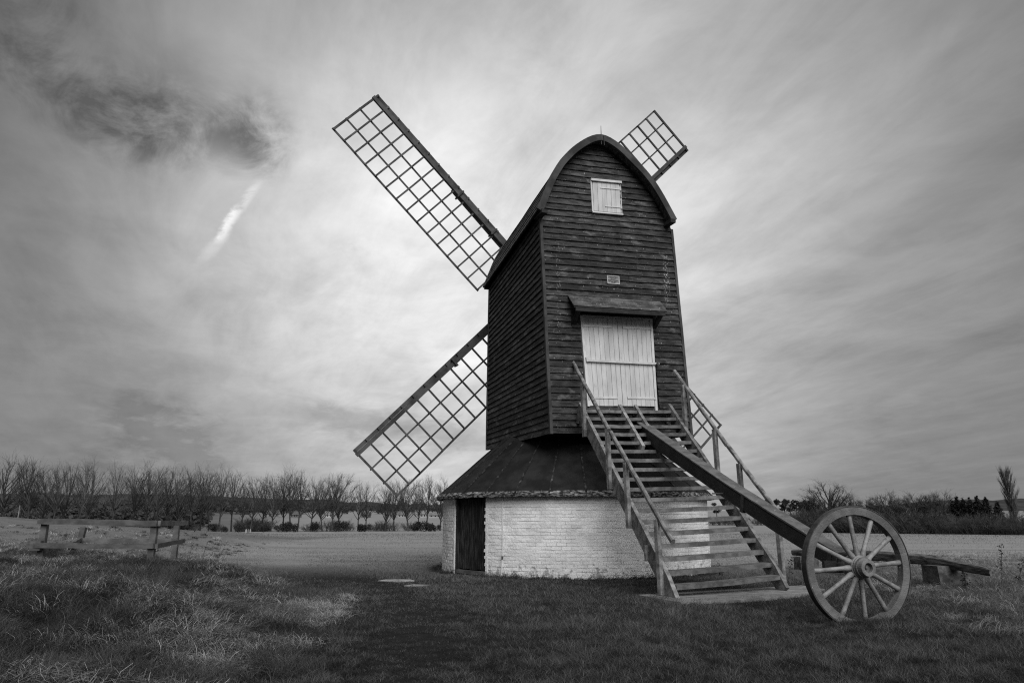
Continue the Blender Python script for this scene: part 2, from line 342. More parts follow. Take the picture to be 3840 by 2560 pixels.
def build_hills():
    for D, base, prof in ((900, -4, ((-1500, 30), (-900, 33), (-640, 34), (-430, 32), (-250, 26), (-120, 20), (60, 13), (300, 9), (520, 24), (700, 30), (1100, 28), (1600, 26))),):
        xs = np.linspace(-1600, 1600, 340); hs = np.interp(xs, [p[0] for p in prof], [p[1] for p in prof])
        hs = hs+2.2*(vnoise(xs, xs*0, .06, 4)-.5)+1.6*(vnoise(xs, xs*0, .25, 9)-.5)
        rows = []
        for f, dy in ((0, -160), (.35, -80), (.75, -25), (1, 20), (.8, 120), (0, 380)):
            rows.append(np.stack([xs, np.full_like(xs, D+dy)+10*vnoise(xs, xs*0+f, .03, 2), base+(hs-base)*f], -1))
        v = np.concatenate(rows); n = len(xs); i = np.arange(len(v)).reshape(len(rows), n)
        q = np.stack([i[:-1, :-1], i[:-1, 1:], i[1:, 1:], i[1:, :-1]], -1).reshape(-1, 4)
        me = fast_mesh('hills', v, q, None, None, M['hill']); tag(link('hills', me), 'low dark wooded hills along the horizon', None, None, 'structure')
build_hills()

# ------------------------------------------------------------------ the mill: survey frame
FLO = V(.959, 18.045, 0); yaw = math.radians(21.5)
ex = V(math.cos(yaw), math.sin(yaw), 0); dy = V(-math.sin(yaw), math.cos(yaw), 0); UP = V(0, 0, 1)
def L(s, t, z): return FLO+ex*s+dy*t+UP*z
ORI = V(1.716, 21.347, 0)
mill = empty('windmill', ORI, 'black weatherboarded post mill with four lattice sails and white doors, standing over the roundhouse', 'windmill')
def lerp(a, b, t): return a+(b-a)*t
C = {'FLb': V(0, 0, 3.36), 'FRb': V(3.953, 0, 3.484), 'FLt': V(-.228, 0, 8.985), 'FRt': V(3.66, 0, 9.243),
     'BLb': V(0, 4.537, 3.36), 'BRb': V(3.953, 4.537, 3.49), 'BLt': V(-.06, 4.22, 8.34), 'BRt': V(3.72, 4.22, 8.58)}
OUT = [(-.44, 8.90), (-.26, 9.36), (-.08, 9.83), (.2, 10.33), (.54, 10.74), (.83, 11.0), (1.12, 11.21), (1.42, 11.33), (1.73, 11.27), (2.08, 11.08), (2.39, 10.83), (2.74, 10.55), (3.06, 10.21), (3.31, 9.84), (3.66, 9.24)]
def dense(p, n):
    p = np.array(p); k = np.r_[0, np.cumsum(np.hypot(*np.diff(p, axis=0).T))]; t = np.linspace(0, k[-1], n)
    for _ in range(2):
        q = np.stack([np.interp(t, k, p[:, 0]), np.interp(t, k, p[:, 1])], -1)
    q[1:-1] = .25*q[:-2]+.5*q[1:-1]+.25*q[2:]
    return q
def inset(p, d):
    tn = np.gradient(p, axis=0); tn /= np.linalg.norm(tn, axis=1)[:, None]; nrm = np.stack([tn[:, 1], -tn[:, 0]], -1)
    return p+nrm*d                          # normal points to the inside (profile runs left to right over the top)
ARCH = dense(OUT, 45)

def board(P, n, u0, u1, w0, w1, proud=.060, th=.030, segs=7):
    """one lapped weatherboard on a wall patch P(u,w) with outward normal n"""
    lap = (w1-w0)*.12; R = []
    j0 = RS.uniform(-.002, .004)
    for i in range(segs+1):
        u = u0+(u1-u0)*i/segs; jz = UP*RS.uniform(-.006, .006); jo = RS.uniform(-.004, .004)+j0
        a = P(u, w0-lap)+jz; b = P(u, w1)
        R.append([a+n*(proud-th+jo), a+n*(proud+jo), b+n*(.022+jo), b+n*.003])
    return MB().sweep(R)
def patch(a, b, at_, bt):
    A, B, A1, B1 = (C[k] for k in (a, b, at_, bt))
    def P(u, w):
        q = lerp(lerp(A, B, u), lerp(A1, B1, u), w); return L(*q)
    return P
NB = 34
def make_wall(a, b, at_, bt, n, holes=(), label=None, gable=False):
    P = patch(a, b, at_, bt)
    bk = MB(); g = 5
    ring = [P(0, 0)-n*.01, P(1, 0)-n*.01, P(1, 1)-n*.01, P(0, 1)-n*.01]
    bk.hexa([p-n*.08 for p in ring]+ring)
    if gable:
        t0 = C[a][1]; dz = 0 if t0 == 0 else -.62; dsx = 0 if t0 == 0 else .12
        prof = inset(ARCH, .10); off = (-.10 if t0 != 0 else 0)
        f = [L(p[0]+dsx, t0+off, p[1]+dz)-n*.012 for p in prof]; b2 = [p-n*.08 for p in f]; k = len(f)
        bk.add(f+b2, [tuple(range(k)), tuple(range(2*k-1, k-1, -1))]+[(i, i+1, k+i+1, k+i) for i in range(k-1)])
    wall = bk.build('wall', M['tar_dark'], mill, ORI)
    if label: wall['label'] = label
    hz = lambda w: lerp(C[a][2], C[at_][2], w)
    for i in range(NB):
        w0, w1 = i/NB, (i+1)/NB
        spans = [(0, 1)]
        for (ha, hb, hc, hd) in holes:      # u0,u1,w0,w1
            if w1 > hc+.004 and w0 < hd-.004:
                spans = [q for s in spans for q in ((s[0], min(s[1], ha)), (max(s[0], hb), s[1])) if q[1]-q[0] > .01]
        # old butt joints: break some long boards in two
        if len(spans) == 1 and random.random() < .35:
            m = random.uniform(.3, .7); spans = [(0, m-.0012), (m+.0012, 1)]
        for s in spans:
            board(P, n, s[0], s[1], w0, w1).build('weatherboard', M['tar'], wall, ORI)
    if gable:
        t0 = C[a][1]; dz = 0 if t0 == 0 else -.62; dsx = 0 if t0 == 0 else .12; prof = inset(ARCH, .07)+np.array([dsx, dz]); toff = -.02 if t0 == 0 else -.32*0
        step = .168; z0 = C[at_][2]; til = (C[bt][2]-C[at_][2])/(C[bt][0]-C[at_][0]) if t0 == 0 else -(C[at_][2]-C[bt][2])/(C[at_][0]-C[bt][0])*-1
        sl = C[at_][0]
        def cross(zc):
            v = prof[:, 1]-(zc+til*(prof[:, 0]-sl)); k = np.where(np.diff(np.sign(v)) != 0)[0]
            if len(k) < 2: return None
            xs = [prof[q, 0]-v[q]*(prof[q+1, 0]-prof[q, 0])/(v[q+1]-v[q]) for q in (k[0], k[-1])]
            return min(xs), max(xs)
        for i in range(16):
            za, zb = z0+i*step, z0+(i+1)*step
            c0, c1 = cross(za), cross(zb)
            if c0 is None: break
            if c1 is None: m = .5*(c0[0]+c0[1]); c1 = (m-.04, m+.04)
            hs = [(c0, c1)]
            def Pg(u, w, c0=c0, c1=c1, za=za, zb=zb):
                s = lerp(lerp(c0[0], c0[1], u), lerp(c1[0], c1[1], u), w); return L(s, t0, lerp(za, zb, w)+til*(s-sl))
            spans = [(0, 1)]
            if t0 == 0 and zb+til*2 > 9.30 and za+til*2 < 10.18:
                f = lambda s: (s-c0[0])/(c0[1]-c0[0]); spans = [(0, f(1.25)), (f(2.10), 1)]
            for s in spans: board(Pg, n, s[0], s[1], 0, 1).build('weatherboard', M['tar'], wall, ORI)
    return wall
# openings of the tail wall: double door
def uw(s, z):
    A, B, A1, B1 = (C[k] for k in ('FLb', 'FRb', 'FLt', 'FRt'))
    u, w = .5, .5
    for _ in range(30):
        q = lerp(lerp(A, B, u), lerp(A1, B1, u), w); u += (s-q[0])/3.9; w += (z-q[2])/5.7
    return u, w
ua, wa = uw(.90, 4.06); ub, wb = uw(2.93, 6.43)
make_wall('FLb', 'FRb', 'FLt', 'FRt', -dy, [(ua, ub, wa, wb)], 'tail wall of black lapped boards with white double doors', True)
make_wall('BLb', 'FLb', 'BLt', 'FLt', -ex, (), 'side wall of black lapped boards, darker and more weathered')
make_wall('FRb', 'BRb', 'FRt', 'BRt', ex)
make_wall('BRb', 'BLb', 'BRt', 'BLt', dy, (), None, True)
for (b, t) in (('FLb', 'FLt'), ('FRb', 'FRt'), ('BLb', 'BLt'), ('BRb', 'BRt')):
    p, q = L(*C[b]), L(*C[t]); o = (-ex if 'L' in b else ex)*.028+(-dy if 'F' in b else dy)*.028
    MB().beam(p+o-UP*.03, q+o-UP*.12, .075, .075, tuple(dy), 6, .004).build('corner_board', M['barge'], mill, ORI)
fl = MB(); fl.hexa([L(.05, .05, 3.40), L(3.9, .05, 3.50), L(3.9, 4.5, 3.50), L(.05, 4.5, 3.40), L(.05, .05, 3.52), L(3.9, .05, 3.62), L(3.9, 4.5, 3.62), L(.05, 4.5, 3.52)])
fl.build('floor', M['tar_dark'], mill, ORI)
# roof of long boards over the curved frames
roofo = MB()
def RP(p, t): v = t/4.3; return L(p[0]+.19*v, t, p[1]-.60*v)
pin = inset(ARCH, .045)
n = len(pin); rr = [[RP(p, t) for p in pin] for t in (-.26, 2.2, 4.30)]
roofo.add([p for r in rr for p in r], [(i*n+j, i*n+j+1, (i+1)*n+j+1, (i+1)*n+j) for i in range(2) for j in range(n-1)])
roof = roofo.build('roof', M['roofing'], mill, ORI)
K = 30; pr = dense(OUT, K+1)
for i in range(K):
    a, b = pr[i], pr[i+1]; half = i < K/2
    pi_ = inset(np.array([a, b]), .03); lo = (a-pi_[0])
    nn = (a-pi_[0])/.03
    r = []
    for t in np.linspace(-.31, 4.34, 6):
        j = RS.uniform(-.006, .006)
        a_ = a+nn*(.016 if half else .0)+nn*j; b_ = b+nn*(.0 if half else .016)+nn*j
        r.append([RP(a_-nn*.03, t), RP(a_, t), RP(b_, t), RP(b_-nn*.03, t)])
    MB().sweep(r).build('roof_board', M['roofing'], roof, ORI)
# barge boards: two curved halves at each end
for t0, t1 in ((-.36, -.30), (4.345, 4.40)):
    po = inset(ARCH, -.035); pi_ = inset(ARCH, .14); mid = int(np.argmax(ARCH[:, 1]))
    for a, b in ((0, mid+1), (mid, len(ARCH))):
        r = []
        for k in range(a, b):
            r.append([RP(po[k], t0), RP(po[k], t1), RP(pi_[k], t1), RP(pi_[k], t0)])
        MB().sweep(r).build('barge_board', M['barge'], mill, ORI)
for s, z in ((-.30, 8.90), (3.52, 9.22)):
    MB().beam(L(s, -.40, z), L(s, .1, z), .16, .10).build('eave_block', M['tar_dark'], mill, ORI)
pk = L(1.42, -.33, 11.36); MB().tube([pk-UP*.25, pk+UP*.02, pk+UP*.30], [.012, .012, .006], 5).build('lightning_rod', M['iron'], mill, ORI)
MB().tube([L(1.47, -.375, 11.36), L(1.49, -.37, 11.08)], .012, 5).build('rod_strap', M['iron'], mill, ORI)

# ------------------------------------------------------------------ doors, hatch, hood, plate
def quad4(TL, TR, BL, BR, t):
    def Q(u, v, o=0.0):                     # u left-right, v down, o outward
        p = lerp(lerp(V(*TL), V(*TR), u), lerp(V(*BL), V(*BR), u), v); return L(p[0], t-o, p[1])
    return Q
def slab(Q, u0, u1, v0, v1, o0, o1):
    return MB().hexa([Q(u0, v1, o0), Q(u1, v1, o0), Q(u1, v0, o0), Q(u0, v0, o0), Q(u0, v1, o1), Q(u1, v1, o1), Q(u1, v0, o1), Q(u0, v0, o1)])
QD = quad4((.806, 6.367), (2.927, 6.48), (.955, 4.048), (2.965, 4.144), 0)
for side in (0, 1):
    a, b = (.035, .498) if side == 0 else (.502, .965)
    leaf = slab(QD, a, b, .02, .995, .005, .03).build('door', M['whitetrim'], mill, ORI)
    leaf['label'] = 'white plank door leaf'
    k = 7
    for i in range(k):
        w = (b-a)/k; j = random.uniform(0, .005)
        slab(QD, a+i*w+.0022, a+(i+1)*w-.0022, .022, .992+random.uniform(-.003, .003), .03, .053+j).build('plank', M['whitepaint'], leaf, ORI)
    for v in (.115, .905):
        h0, h1 = (a-.01, b-.07) if side == 0 else (a+.07, b+.012)
        hg = slab(QD, h0, h1, v-.011, v+.011, .058, .072).build('strap_hinge', M['whitetrim'], leaf, ORI)
        xx = h0 if side == 0 else h1
        MB().tube([QD(xx, v-.022, .075), QD(xx, v+.022, .075)], .022, 6).build('hinge_pin', M['whitetrim'], leaf, ORI)
slab(QD, 0, .033, 0, 1.0, .0, .075).build('door_jamb', M['whitetrim'], mill, ORI)
slab(QD, .967, 1.0, 0, 1.055, .0, .075).build('door_jamb', M['whitetrim'], mill, ORI)
slab(QD, .0335, .9665, -.004, .018, .0, .07).build('door_head', M['whitetrim'], mill, ORI)
MB().beam(QD(.035, .505, .10), QD(.985, .520, .10), .035, .055, (0, 0, 1)).build('locking_bar', M['whitepaint'], mill, ORI)
MB().tube([QD(.985, .52, .10), QD(1.045, .521, .11)], .035, 7).build('bar_hasp', M['whitetrim'], mill, ORI)
MB().beam(QD(1.0, .518, .13), QD(1.03, .530, .13), .05, .07).build('padlock', M['iron'], mill, ORI)
MB().beam(QD(.03, .47, .10), QD(.035, .52, .10), .05, .05, tuple(ex)).build('bar_hook', M['whitetrim'], mill, ORI)

QH = quad4((1.235, 10.13), (2.105, 10.20), (1.262, 9.262), (2.118, 9.325), 0)
hatch = slab(QH, 0, 1, 0, 1, .0, .04).build('hatch', M['whitetrim'], mill, ORI); hatch['label'] = 'small white plank shutter under the gable'
for i in range(6):
    slab(QH, .03+i*.158+.004, .03+(i+1)*.158-.004, .03, .97, .04, .060+random.uniform(0, .006)).build('plank', M['whitepaint'], hatch, ORI)
for v, u in ((.20, .28), (.80, .42)):
    slab(QH, u, .985, v-.016, v+.012, .066, .080).build('strap_hinge', M['whitetrim'], hatch, ORI)
    MB().tube([QH(1.0, v-.04, .07), QH(1.0, v+.04, .07)], .022, 6).build('hinge_pin', M['whitetrim'], hatch, ORI)
slab(QH, -.035, 1.035, -.075, -.005, .0, .11).build('drip_board', M['whitetrim'], hatch, ORI)
slab(QH, -.035, 1.04, 1.005, 1.045, .0, .095).build('sill', M['whitetrim'], hatch, ORI)
slab(QH, -.04, -.004, .0, 1.0, .0, .07).build('frame', M['whitetrim'], hatch, ORI)
slab(QH, 1.004, 1.03, .0, 1.0, .0, .06).build('frame', M['whitetrim'], hatch, ORI)

hood = MB(); A, B = V(.49, -.03, 6.86), V(3.192, -.03, 6.995); A2, B2 = V(.39, -.56, 6.44), V(3.07, -.56, 6.57)
hood.hexa([L(*A2)-UP*.04, L(*B2)-UP*.04, L(*B)-UP*.06, L(*A)-UP*.06, L(*A2)-UP*.015, L(*B2)-UP*.015, L(*B)-UP*.03, L(*A)-UP*.03])
hood = hood.build('door_hood', M['tar_dark'], mill, ORI)
for i in range(4):
    a, b = i/4, (i+1)/4+.03; r = []
    for u in np.linspace(-.004, 1.004, 6):
        p = lerp(lerp(A, B, u), lerp(A2, B2, u), a); q = lerp(lerp(A, B, u), lerp(A2, B2, u), min(b, 1.03)); j = UP*RS.uniform(-.004, .004)
        r.append([L(*p)-UP*.012+j, L(*p)+UP*.008+j, L(*q)+UP*.035+j, L(*q)+UP*.010+j])
    MB().sweep(r).build('hood_board', M['hoodwood'] if 'hoodwood' in M else M['barge'], hood, ORI)
MB().beam(L(*(A2+V(.05, .03, -.07))), L(*(B2+V(-.05, .03, -.07))), .05, .10).build('fascia', M['tar_dark'], hood, ORI)
for s in (.60, 2.98):
    zz = 6.39+(s-.5)*.05
    MB().beam(L(s, -.02, zz-.28), L(s-.02, -.50, zz+.03), .09, .10).build('bracket', M['tar_dark'], hood, ORI)
    MB().beam(L(s, -.03, zz-.36), L(s, -.03, zz+.1), .09, .08, tuple(ex)).build('bracket_post', M['tar_dark'], hood, ORI)

QP = quad4((1.607, 7.526), (1.972, 7.545), (1.622, 7.305), (1.982, 7.322), 0)
plate = slab(QP, 0, 1, 0, 1, .02, .065).build('plaque', M['plaque'], mill, ORI); plate['label'] = 'small worn metal notice plate with raised lettering'
for (a, b, c_, d_) in ((0, 1, 0, .06), (0, 1, .94, 1), (0, .035, .06, .94), (.965, 1, .06, .94)):
    slab(QP, a, b, c_, d_, .065, .073).build('plate_rim', M['whitetrim'], plate, ORI)
for i, tx in enumerate(('THE PROPERTY', 'OF THE', 'NATIONAL', 'TRUST')):
    cu = bpy.data.curves.new('lettering', 'FONT'); cu.body = tx; cu.align_x = 'CENTER'; cu.align_y = 'CENTER'
    cu.size = (.042, .042, .060, .056)[i]; cu.extrude = .002; cu.materials.append(M['letter'])
    tmp = bpy.data.objects.new('lettering', cu); COL.objects.link(tmp); bpy.context.view_layer.update()
    lm = bpy.data.meshes.new_from_object(tmp.evaluated_get(bpy.context.evaluated_depsgraph_get())); bpy.data.objects.remove(tmp)
    lm.materials.clear(); lm.materials.append(M['letter']); o = link('lettering', lm, plate)
    p = QP(.5, (.18, .38, .60, .82)[i], .068)
    xx = QP(1, .5)-QP(0, .5); xx = xx/np.linalg.norm(xx); n_ = -dy; zz = np.cross(n_, xx)
    o.matrix_local = Matrix(((xx[0], zz[0], n_[0], p[0]-ORI[0]), (xx[1], zz[1], n_[1], p[1]-ORI[1]), (xx[2], zz[2], n_[2], p[2]-ORI[2]), (0, 0, 0, 1)))

# ------------------------------------------------------------------ sails
HUB = V(.877, 23.924, 8.979); sy = math.radians(17.965); ti = math.radians(4.758); PH = math.radians(135.794); SR, SW = 8.119, 1.736
se = V(math.cos(sy), math.sin(sy), 0); sd = V(-math.sin(sy), math.cos(sy), 0); su = UP*math.cos(ti)-sd*math.sin(ti); sn = np.cross(se, su)   # sn towards the mill tail
MB().tube([L(2.0, 3.6, 8.6), HUB+sn*.05, HUB-sn*.5], [.26, .26, .24], 12).build('windshaft', M['tar_dark'], mill, ORI, True)
sail_words = ('upper sail beyond the curved roof slope', 'lower sail reaching down in front of the bare trees', 'mostly hidden sail behind the stair handrail', 'upper sail showing only its tip above the roof')
for i in range(4):
    a_ = PH+i*math.pi/2; a = math.cos(a_)*se+math.sin(a_)*su; b = -math.sin(a_)*se+math.cos(a_)*su
    X = lambda r, w, o=0.0: HUB+a*r+b*w+sn*o
    sail = MB().beam(X(.25, -.03), X(SR, -.03), .14, .17, tuple(sn), 8, .004, .115, .12).build('sail', M['sailwood'], mill, ORI)
    sail['label'] = sail_words[i]
    MB().beam(X(-.1, -.05, -.16), X(4.25, -.05, -.15), .24, .20, tuple(sn), 4, .003, .17, .16).build('stock', M['sailwood'], sail, ORI)
    for r in (3.95, 2.3): MB().beam(X(r, -.18, -.05), X(r, .10, -.05), .06, .36, tuple(sn)).build('clamp', M['iron'], sail, ORI)
    nb = 15
    for k in range(nb):
        r = SR-.06-.486*k
        MB().beam(X(r, -.21, .01), X(r, SW, .0), .055 if k else .07, .05, tuple(sn), 3, .004).build('sail_bar', M['sailwood'], sail, ORI)
    for w in (SW/3, 2*SW/3, SW-.02):
        MB().beam(X(SR-.0, w, -.045), X(SR-.06-.486*(nb-1)-.05, w, -.045), .05 if w < 1.5 else .06, .04, tuple(sn), 8, .006).build('sail_lath', M['sailwood'], sail, ORI)
    MB().beam(X(SR-.03, -.155, -.03), X(1.4, -.155, -.03), .12, .022, tuple(sn), 8, .004).build('leading_board', M['sailwood'], sail, ORI)

# ------------------------------------------------------------------ stair
SL0, SR0, SL1, SR1 = V(2.767, 13.272, -.03), V(5.087, 14.589, .05), V(1.629, 18.255, 4.03), V(4.002, 19.19, 4.15)
def S(u, t, z=0.0): return lerp(lerp(SL0, SR0, u), lerp(SL1, SR1, u), t)+UP*z
stair = empty('staircase', (0, 0, 0)); stair.parent = mill; stair['label'] = 'open timber staircase with worn handrails up to the doors'
SO = ORI
def stringer(u, t0, t1, w, dpt, foot=False):
    p0, p1 = S(u, t0), S(u, t1); d = p1-p0; d /= np.linalg.norm(d); side = np.cross(d, UP); side /= np.linalg.norm(side); nu = np.cross(side, d)
    r = []
    for i in range(13):
        t = i/12; c = lerp(p0, p1, t)+side*RS.uniform(-.003, .003)
        lo, hi = c-nu*dpt/2, c+nu*dpt/2
        if foot and i == 0:
            k = (lo[2]-(S(u, t0)[2]-.02)); hi = c+nu*dpt*.28+d*.05; lo = c-nu*dpt/2+d*(.14)
        r.append([lo-side*w/2, lo+side*w/2, hi+side*w/2, hi-side*w/2])
    return MB().sweep(r).build('stringer', M['stair'], stair, SO)
stringer(0, -.015, .985, .075, .34, True); stringer(1, -.015, .985, .075, .34, True)
stringer(.434, .70, .985, .075, .26); stringer(.61, .80, .985, .075, .26)
NTR = 18
for k in range(NTR):
    t = (k+.85)/18.7
    p, q = S(.018, t, .03), S(.982, t, .03); fw = np.cross(q-p, UP); fw /= np.linalg.norm(fw)
    tr = MB(); r = []
    spans = [(0, 1)]
    if t > .70: spans = [(0, .415), (.45, .592 if t > .8 else 1)]+([(.628, 1)] if t > .8 else [])
    for s0, s1 in spans:
        r = []
        for i in range(7):
            c = lerp(p, q, lerp(s0, s1, i/6)); sag = -.012*math.sin(math.pi*lerp(s0, s1, i/6)); j = RS.uniform(-.004, .004)
            c = c+UP*(sag+j); r.append([c-fw*.12-UP*.045, c+fw*.13-UP*(.042+RS.uniform(-.004, .004)), c+fw*.13+UP*(.034+RS.uniform(-.005, .004)), c-fw*.12+UP*.038])
        MB().sweep(r).build('tread', M['tread'], stair, SO)
def post(u, t, z0, z1, off, w=.085, d=.11):
    s = (S(1, t)-S(0, t)); s /= np.linalg.norm(s); lean = -ex*.02*(z1-z0)
    MB().beam(S(u, t, z0)+s*off, S(u, t, z1)+s*off+lean, d, w, tuple(s), 5, .003, ch=.012).build('handrail_post', M['stair'], stair, SO)
def rail(u, t0, z0, t1, z1, off, w=.075, h=.10):
    s = (S(1, .5)-S(0, .5)); s /= np.linalg.norm(s)
    p, q = S(u, t0, z0)+s*off, S(u, t1, z1)+s*off
    MB().beam(p, q, w, h, tuple(UP), 10, .006, ch=.02).build('handrail', M['stair'], stair, SO)
for t in (.865, .553, .358, .085): post(0, t, -.27, 1.0, -.085)
post(0, .205, -.22, .06, -.07, .07, .07)
rail(0, 1.03, 1.06, .535, 1.03, -.10); rail(0, .525, 1.02, -.03, 1.10, -.09)
for t in (.815, .505, .30, .03): post(1, t, -.18, 1.19 if t > .1 else 1.27, .085)
rail(1, .925, 1.20, .42, 1.15, .12); rail(1, .405, 1.20, .10, 1.24, .10); rail(1, .105, 1.235, -.03, 1.30, .10)
for u, t in ((0, .97), (1, .97)):
    MB().beam(S(u, t, -.05), S(u, t, -.30)+dy*.08, .1, .1, tuple(ex)).build('stair_bracket', M['stair'], stair, SO)

# ------------------------------------------------------------------ tail pole and its wheel
PP = [V(3.03, 19.1, 3.70), V(3.152, 18.372, 3.50), V(3.60, 16.0, 2.59), V(4.014, 13.832, 1.775), V(4.30, 12.33, 1.245), V(4.552, 11.0, .80), V(4.60, 10.78, .735)]
r = []
for i, p in enumerate(PP):
    d = PP[min(i+1, len(PP)-1)]-PP[max(i-1, 0)]; d /= np.linalg.norm(d); s_ = np.cross(d, UP); s_ /= np.linalg.norm(s_); u_ = np.cross(s_, d)
    w = lerp(.25, .20, i/6); h = lerp(.32, .23, i/6); c_ = .03
    r.append([p-s_*w/2-u_*(h/2-c_), p-s_*(w/2-c_)-u_*h/2, p+s_*(w/2-c_)-u_*h/2, p+s_*w/2-u_*(h/2-c_), p+s_*w/2+u_*(h/2-c_), p+s_*(w/2-c_)+u_*h/2, p-s_*(w/2-c_)+u_*h/2, p-s_*w/2+u_*(h/2-c_)])
tp = MB().sweep(r).build('tail_pole', M['pole'], mill, ORI); tp['label'] = 'long dark squared beam sloping from the stair down to the wheel'
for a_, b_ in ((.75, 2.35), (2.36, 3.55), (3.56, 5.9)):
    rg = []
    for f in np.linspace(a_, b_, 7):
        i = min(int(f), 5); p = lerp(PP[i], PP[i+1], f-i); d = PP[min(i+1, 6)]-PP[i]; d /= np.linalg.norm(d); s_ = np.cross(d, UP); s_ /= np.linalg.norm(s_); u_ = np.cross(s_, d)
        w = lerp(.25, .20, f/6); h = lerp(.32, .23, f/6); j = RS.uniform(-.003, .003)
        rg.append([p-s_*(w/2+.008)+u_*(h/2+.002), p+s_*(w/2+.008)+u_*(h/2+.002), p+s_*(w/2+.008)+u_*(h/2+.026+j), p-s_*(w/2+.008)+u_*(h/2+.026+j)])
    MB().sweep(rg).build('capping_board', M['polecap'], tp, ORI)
for f, g in ((3.35, .05), (5.25, .045), (5.75, .045)):
    i = int(f); p = lerp(PP[i], PP[i+1], f-i); d = PP[i+1]-PP[i]; d /= np.linalg.norm(d)
    MB().beam(p-d*g, p+d*g, .25 if i < 4 else .235, .31 if i < 4 else .27).build('iron_strap', M['iron'], tp, ORI)
p = lerp(PP[2], PP[3], .93); MB().beam(p-V(.2, 0, .0), p-V(.2, -.0, .16), .09, .05).build('pole_bracket', M['iron'], tp, ORI)
MB().tube([p-V(.32, .05, .05), p-V(.05, .0, .05)], .014, 6).build('bolt', M['iron'], tp, ORI)

WC = V(4.615, 10.42, .70); WR = .795; wa_ = math.radians(13.0); wn = V(math.sin(wa_), -math.cos(wa_), .0); wx = V(math.cos(wa_), math.sin(wa_), 0)
wheel = empty('wheel', (0, 0, 0)); wheel.parent = mill; wheel['label'] = 'large grey spoked cart wheel carrying the tail pole'
def Wp(r, th, o): return WC+wx*(r*math.cos(th))+UP*(r*math.sin(th))+wn*o
NF = 6
for k in range(NF):
    rings = []
    for i in range(13):
        th = 2*math.pi*(k+i/12)/NF+math.radians(14); e_ = .0012 if i in (0, 12) else 0
        th += e_ if i == 0 else (-e_ if i == 12 else 0)
        rings.append([Wp(WR-.125, th, -.05), Wp(WR-.118, th, .05), Wp(WR-.02, th, .052), Wp(WR-.012, th, .045), Wp(WR-.012, th, -.05)])
    o = MB().sweep(rings).build('felloe', M['wheelpaint'], wheel, ORI, False)
rings = []
for i in range(97):
    th = 2*math.pi*i/96; rings.append([Wp(WR-.011, th, -.056), Wp(WR-.011, th, .056), Wp(WR, th, .054), Wp(WR+.004, th, 0), Wp(WR, th, -.054)])
m_ = MB(); m_.sweep(rings); m_.f = m_.f[:-2]; m_.build('tyre', M['tyre'] if 'tyre' in M else M['iron'], wheel, ORI)
for k in range(12):
    th = math.radians(4+30*k); dr = V(0, 0, 0)+wx*math.cos(th)+UP*math.sin(th); rings = []
    for r_, w, d_, o_ in ((.10, .070, .085, .06), (.18, .085, .085, .045), (.24, .062, .070, .036), (.45, .060, .062, .02), (.60, .066, .060, .008), (.688, .075, .062, .0)):
        c_ = WC+dr*r_+wn*o_; tn = np.cross(wn, dr)
        rings.append([c_+tn*w/2*math.cos(q)*1.0+wn*d_/2*math.sin(q) for q in np.linspace(0, 2*math.pi, 8, endpoint=False)+math.pi/8])
    MB().sweep(rings).build('spoke', M['spokepaint'], wheel, ORI, True)
def lathe(prof, nseg=28):
    m = MB(); m.sweep([[Wp(r_, 2*math.pi*j/nseg, o) for j in range(nseg)] for o, r_ in prof]); return m
lathe([(-.20, .10), (-.16, .125), (-.06, .165), (.0, .155), (.09, .152), (.10, .13)]).build('hub', M['spokepaint'], wheel, ORI, False)
lathe([(.08, .138), (.115, .138), (.13, .126), (.18, .118), (.235, .108), (.235, .062), (.18, .06)]).build('hub_nose', M['spokepaint'], wheel, ORI, False)
lathe([(.14, .132), (.165, .130), (.165, .11), (.14, .11)]).build('hub_band', M['wheelpaint'], wheel, ORI)
lathe([(.1, .058), (.175, .058), (.178, .02)]).build('hub_bore', M['iron'], wheel, ORI)
lathe([(.16, .022), (.20, .020), (.205, .008)], 10).build('axle_end', M['wheelpaint'], wheel, ORI)
MB().tube([WC-wn*.15, WC-wn*.42], .05, 10).build('axle', M['iron'], wheel, ORI)
MB().beam(WC-wn*.40+V(-.2, 0, -.02), WC-wn*.40+V(.18, 0, -.02), .09, .16).build('axle_block', M['pole'], wheel, ORI)

# ------------------------------------------------------------------ brick roundhouse
RHX = V(1.716, 21.347, 0); RR = 3.62; HW = 1.93
rh = empty('roundhouse', RHX, 'low round whitewashed brick building with a black conical roof, under the mill', 'roundhouse')
def cyl(ang, r, z): return V(r*math.sin(ang), -r*math.cos(ang), z)     # ang from the camera side, relative to RHX
DA0, DA1 = math.radians(-61.2), math.radians(-40.6)
bk = MB(); N = 120
rings = []; angs = np.linspace(DA1, DA0+2*math.pi, N)
for a in angs: rings.append([cyl(a, RR-.36, -.25), cyl(a, RR-.006, -.25), cyl(a, RR-.006, HW+.02), cyl(a, RR-.36, HW+.02)])
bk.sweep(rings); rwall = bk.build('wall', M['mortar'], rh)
rwall['label'] = 'whitewashed round brick wall'
mb = MB(); mb.hexa([cyl(q, r_, z) for z in (1.93, 1.97) for q, r_ in ((DA0, RR-.3), (DA1, RR-.3), (DA1, RR-.005), (DA0, RR-.005))]); mb.build('lintel', M['tar_dark'], rh)
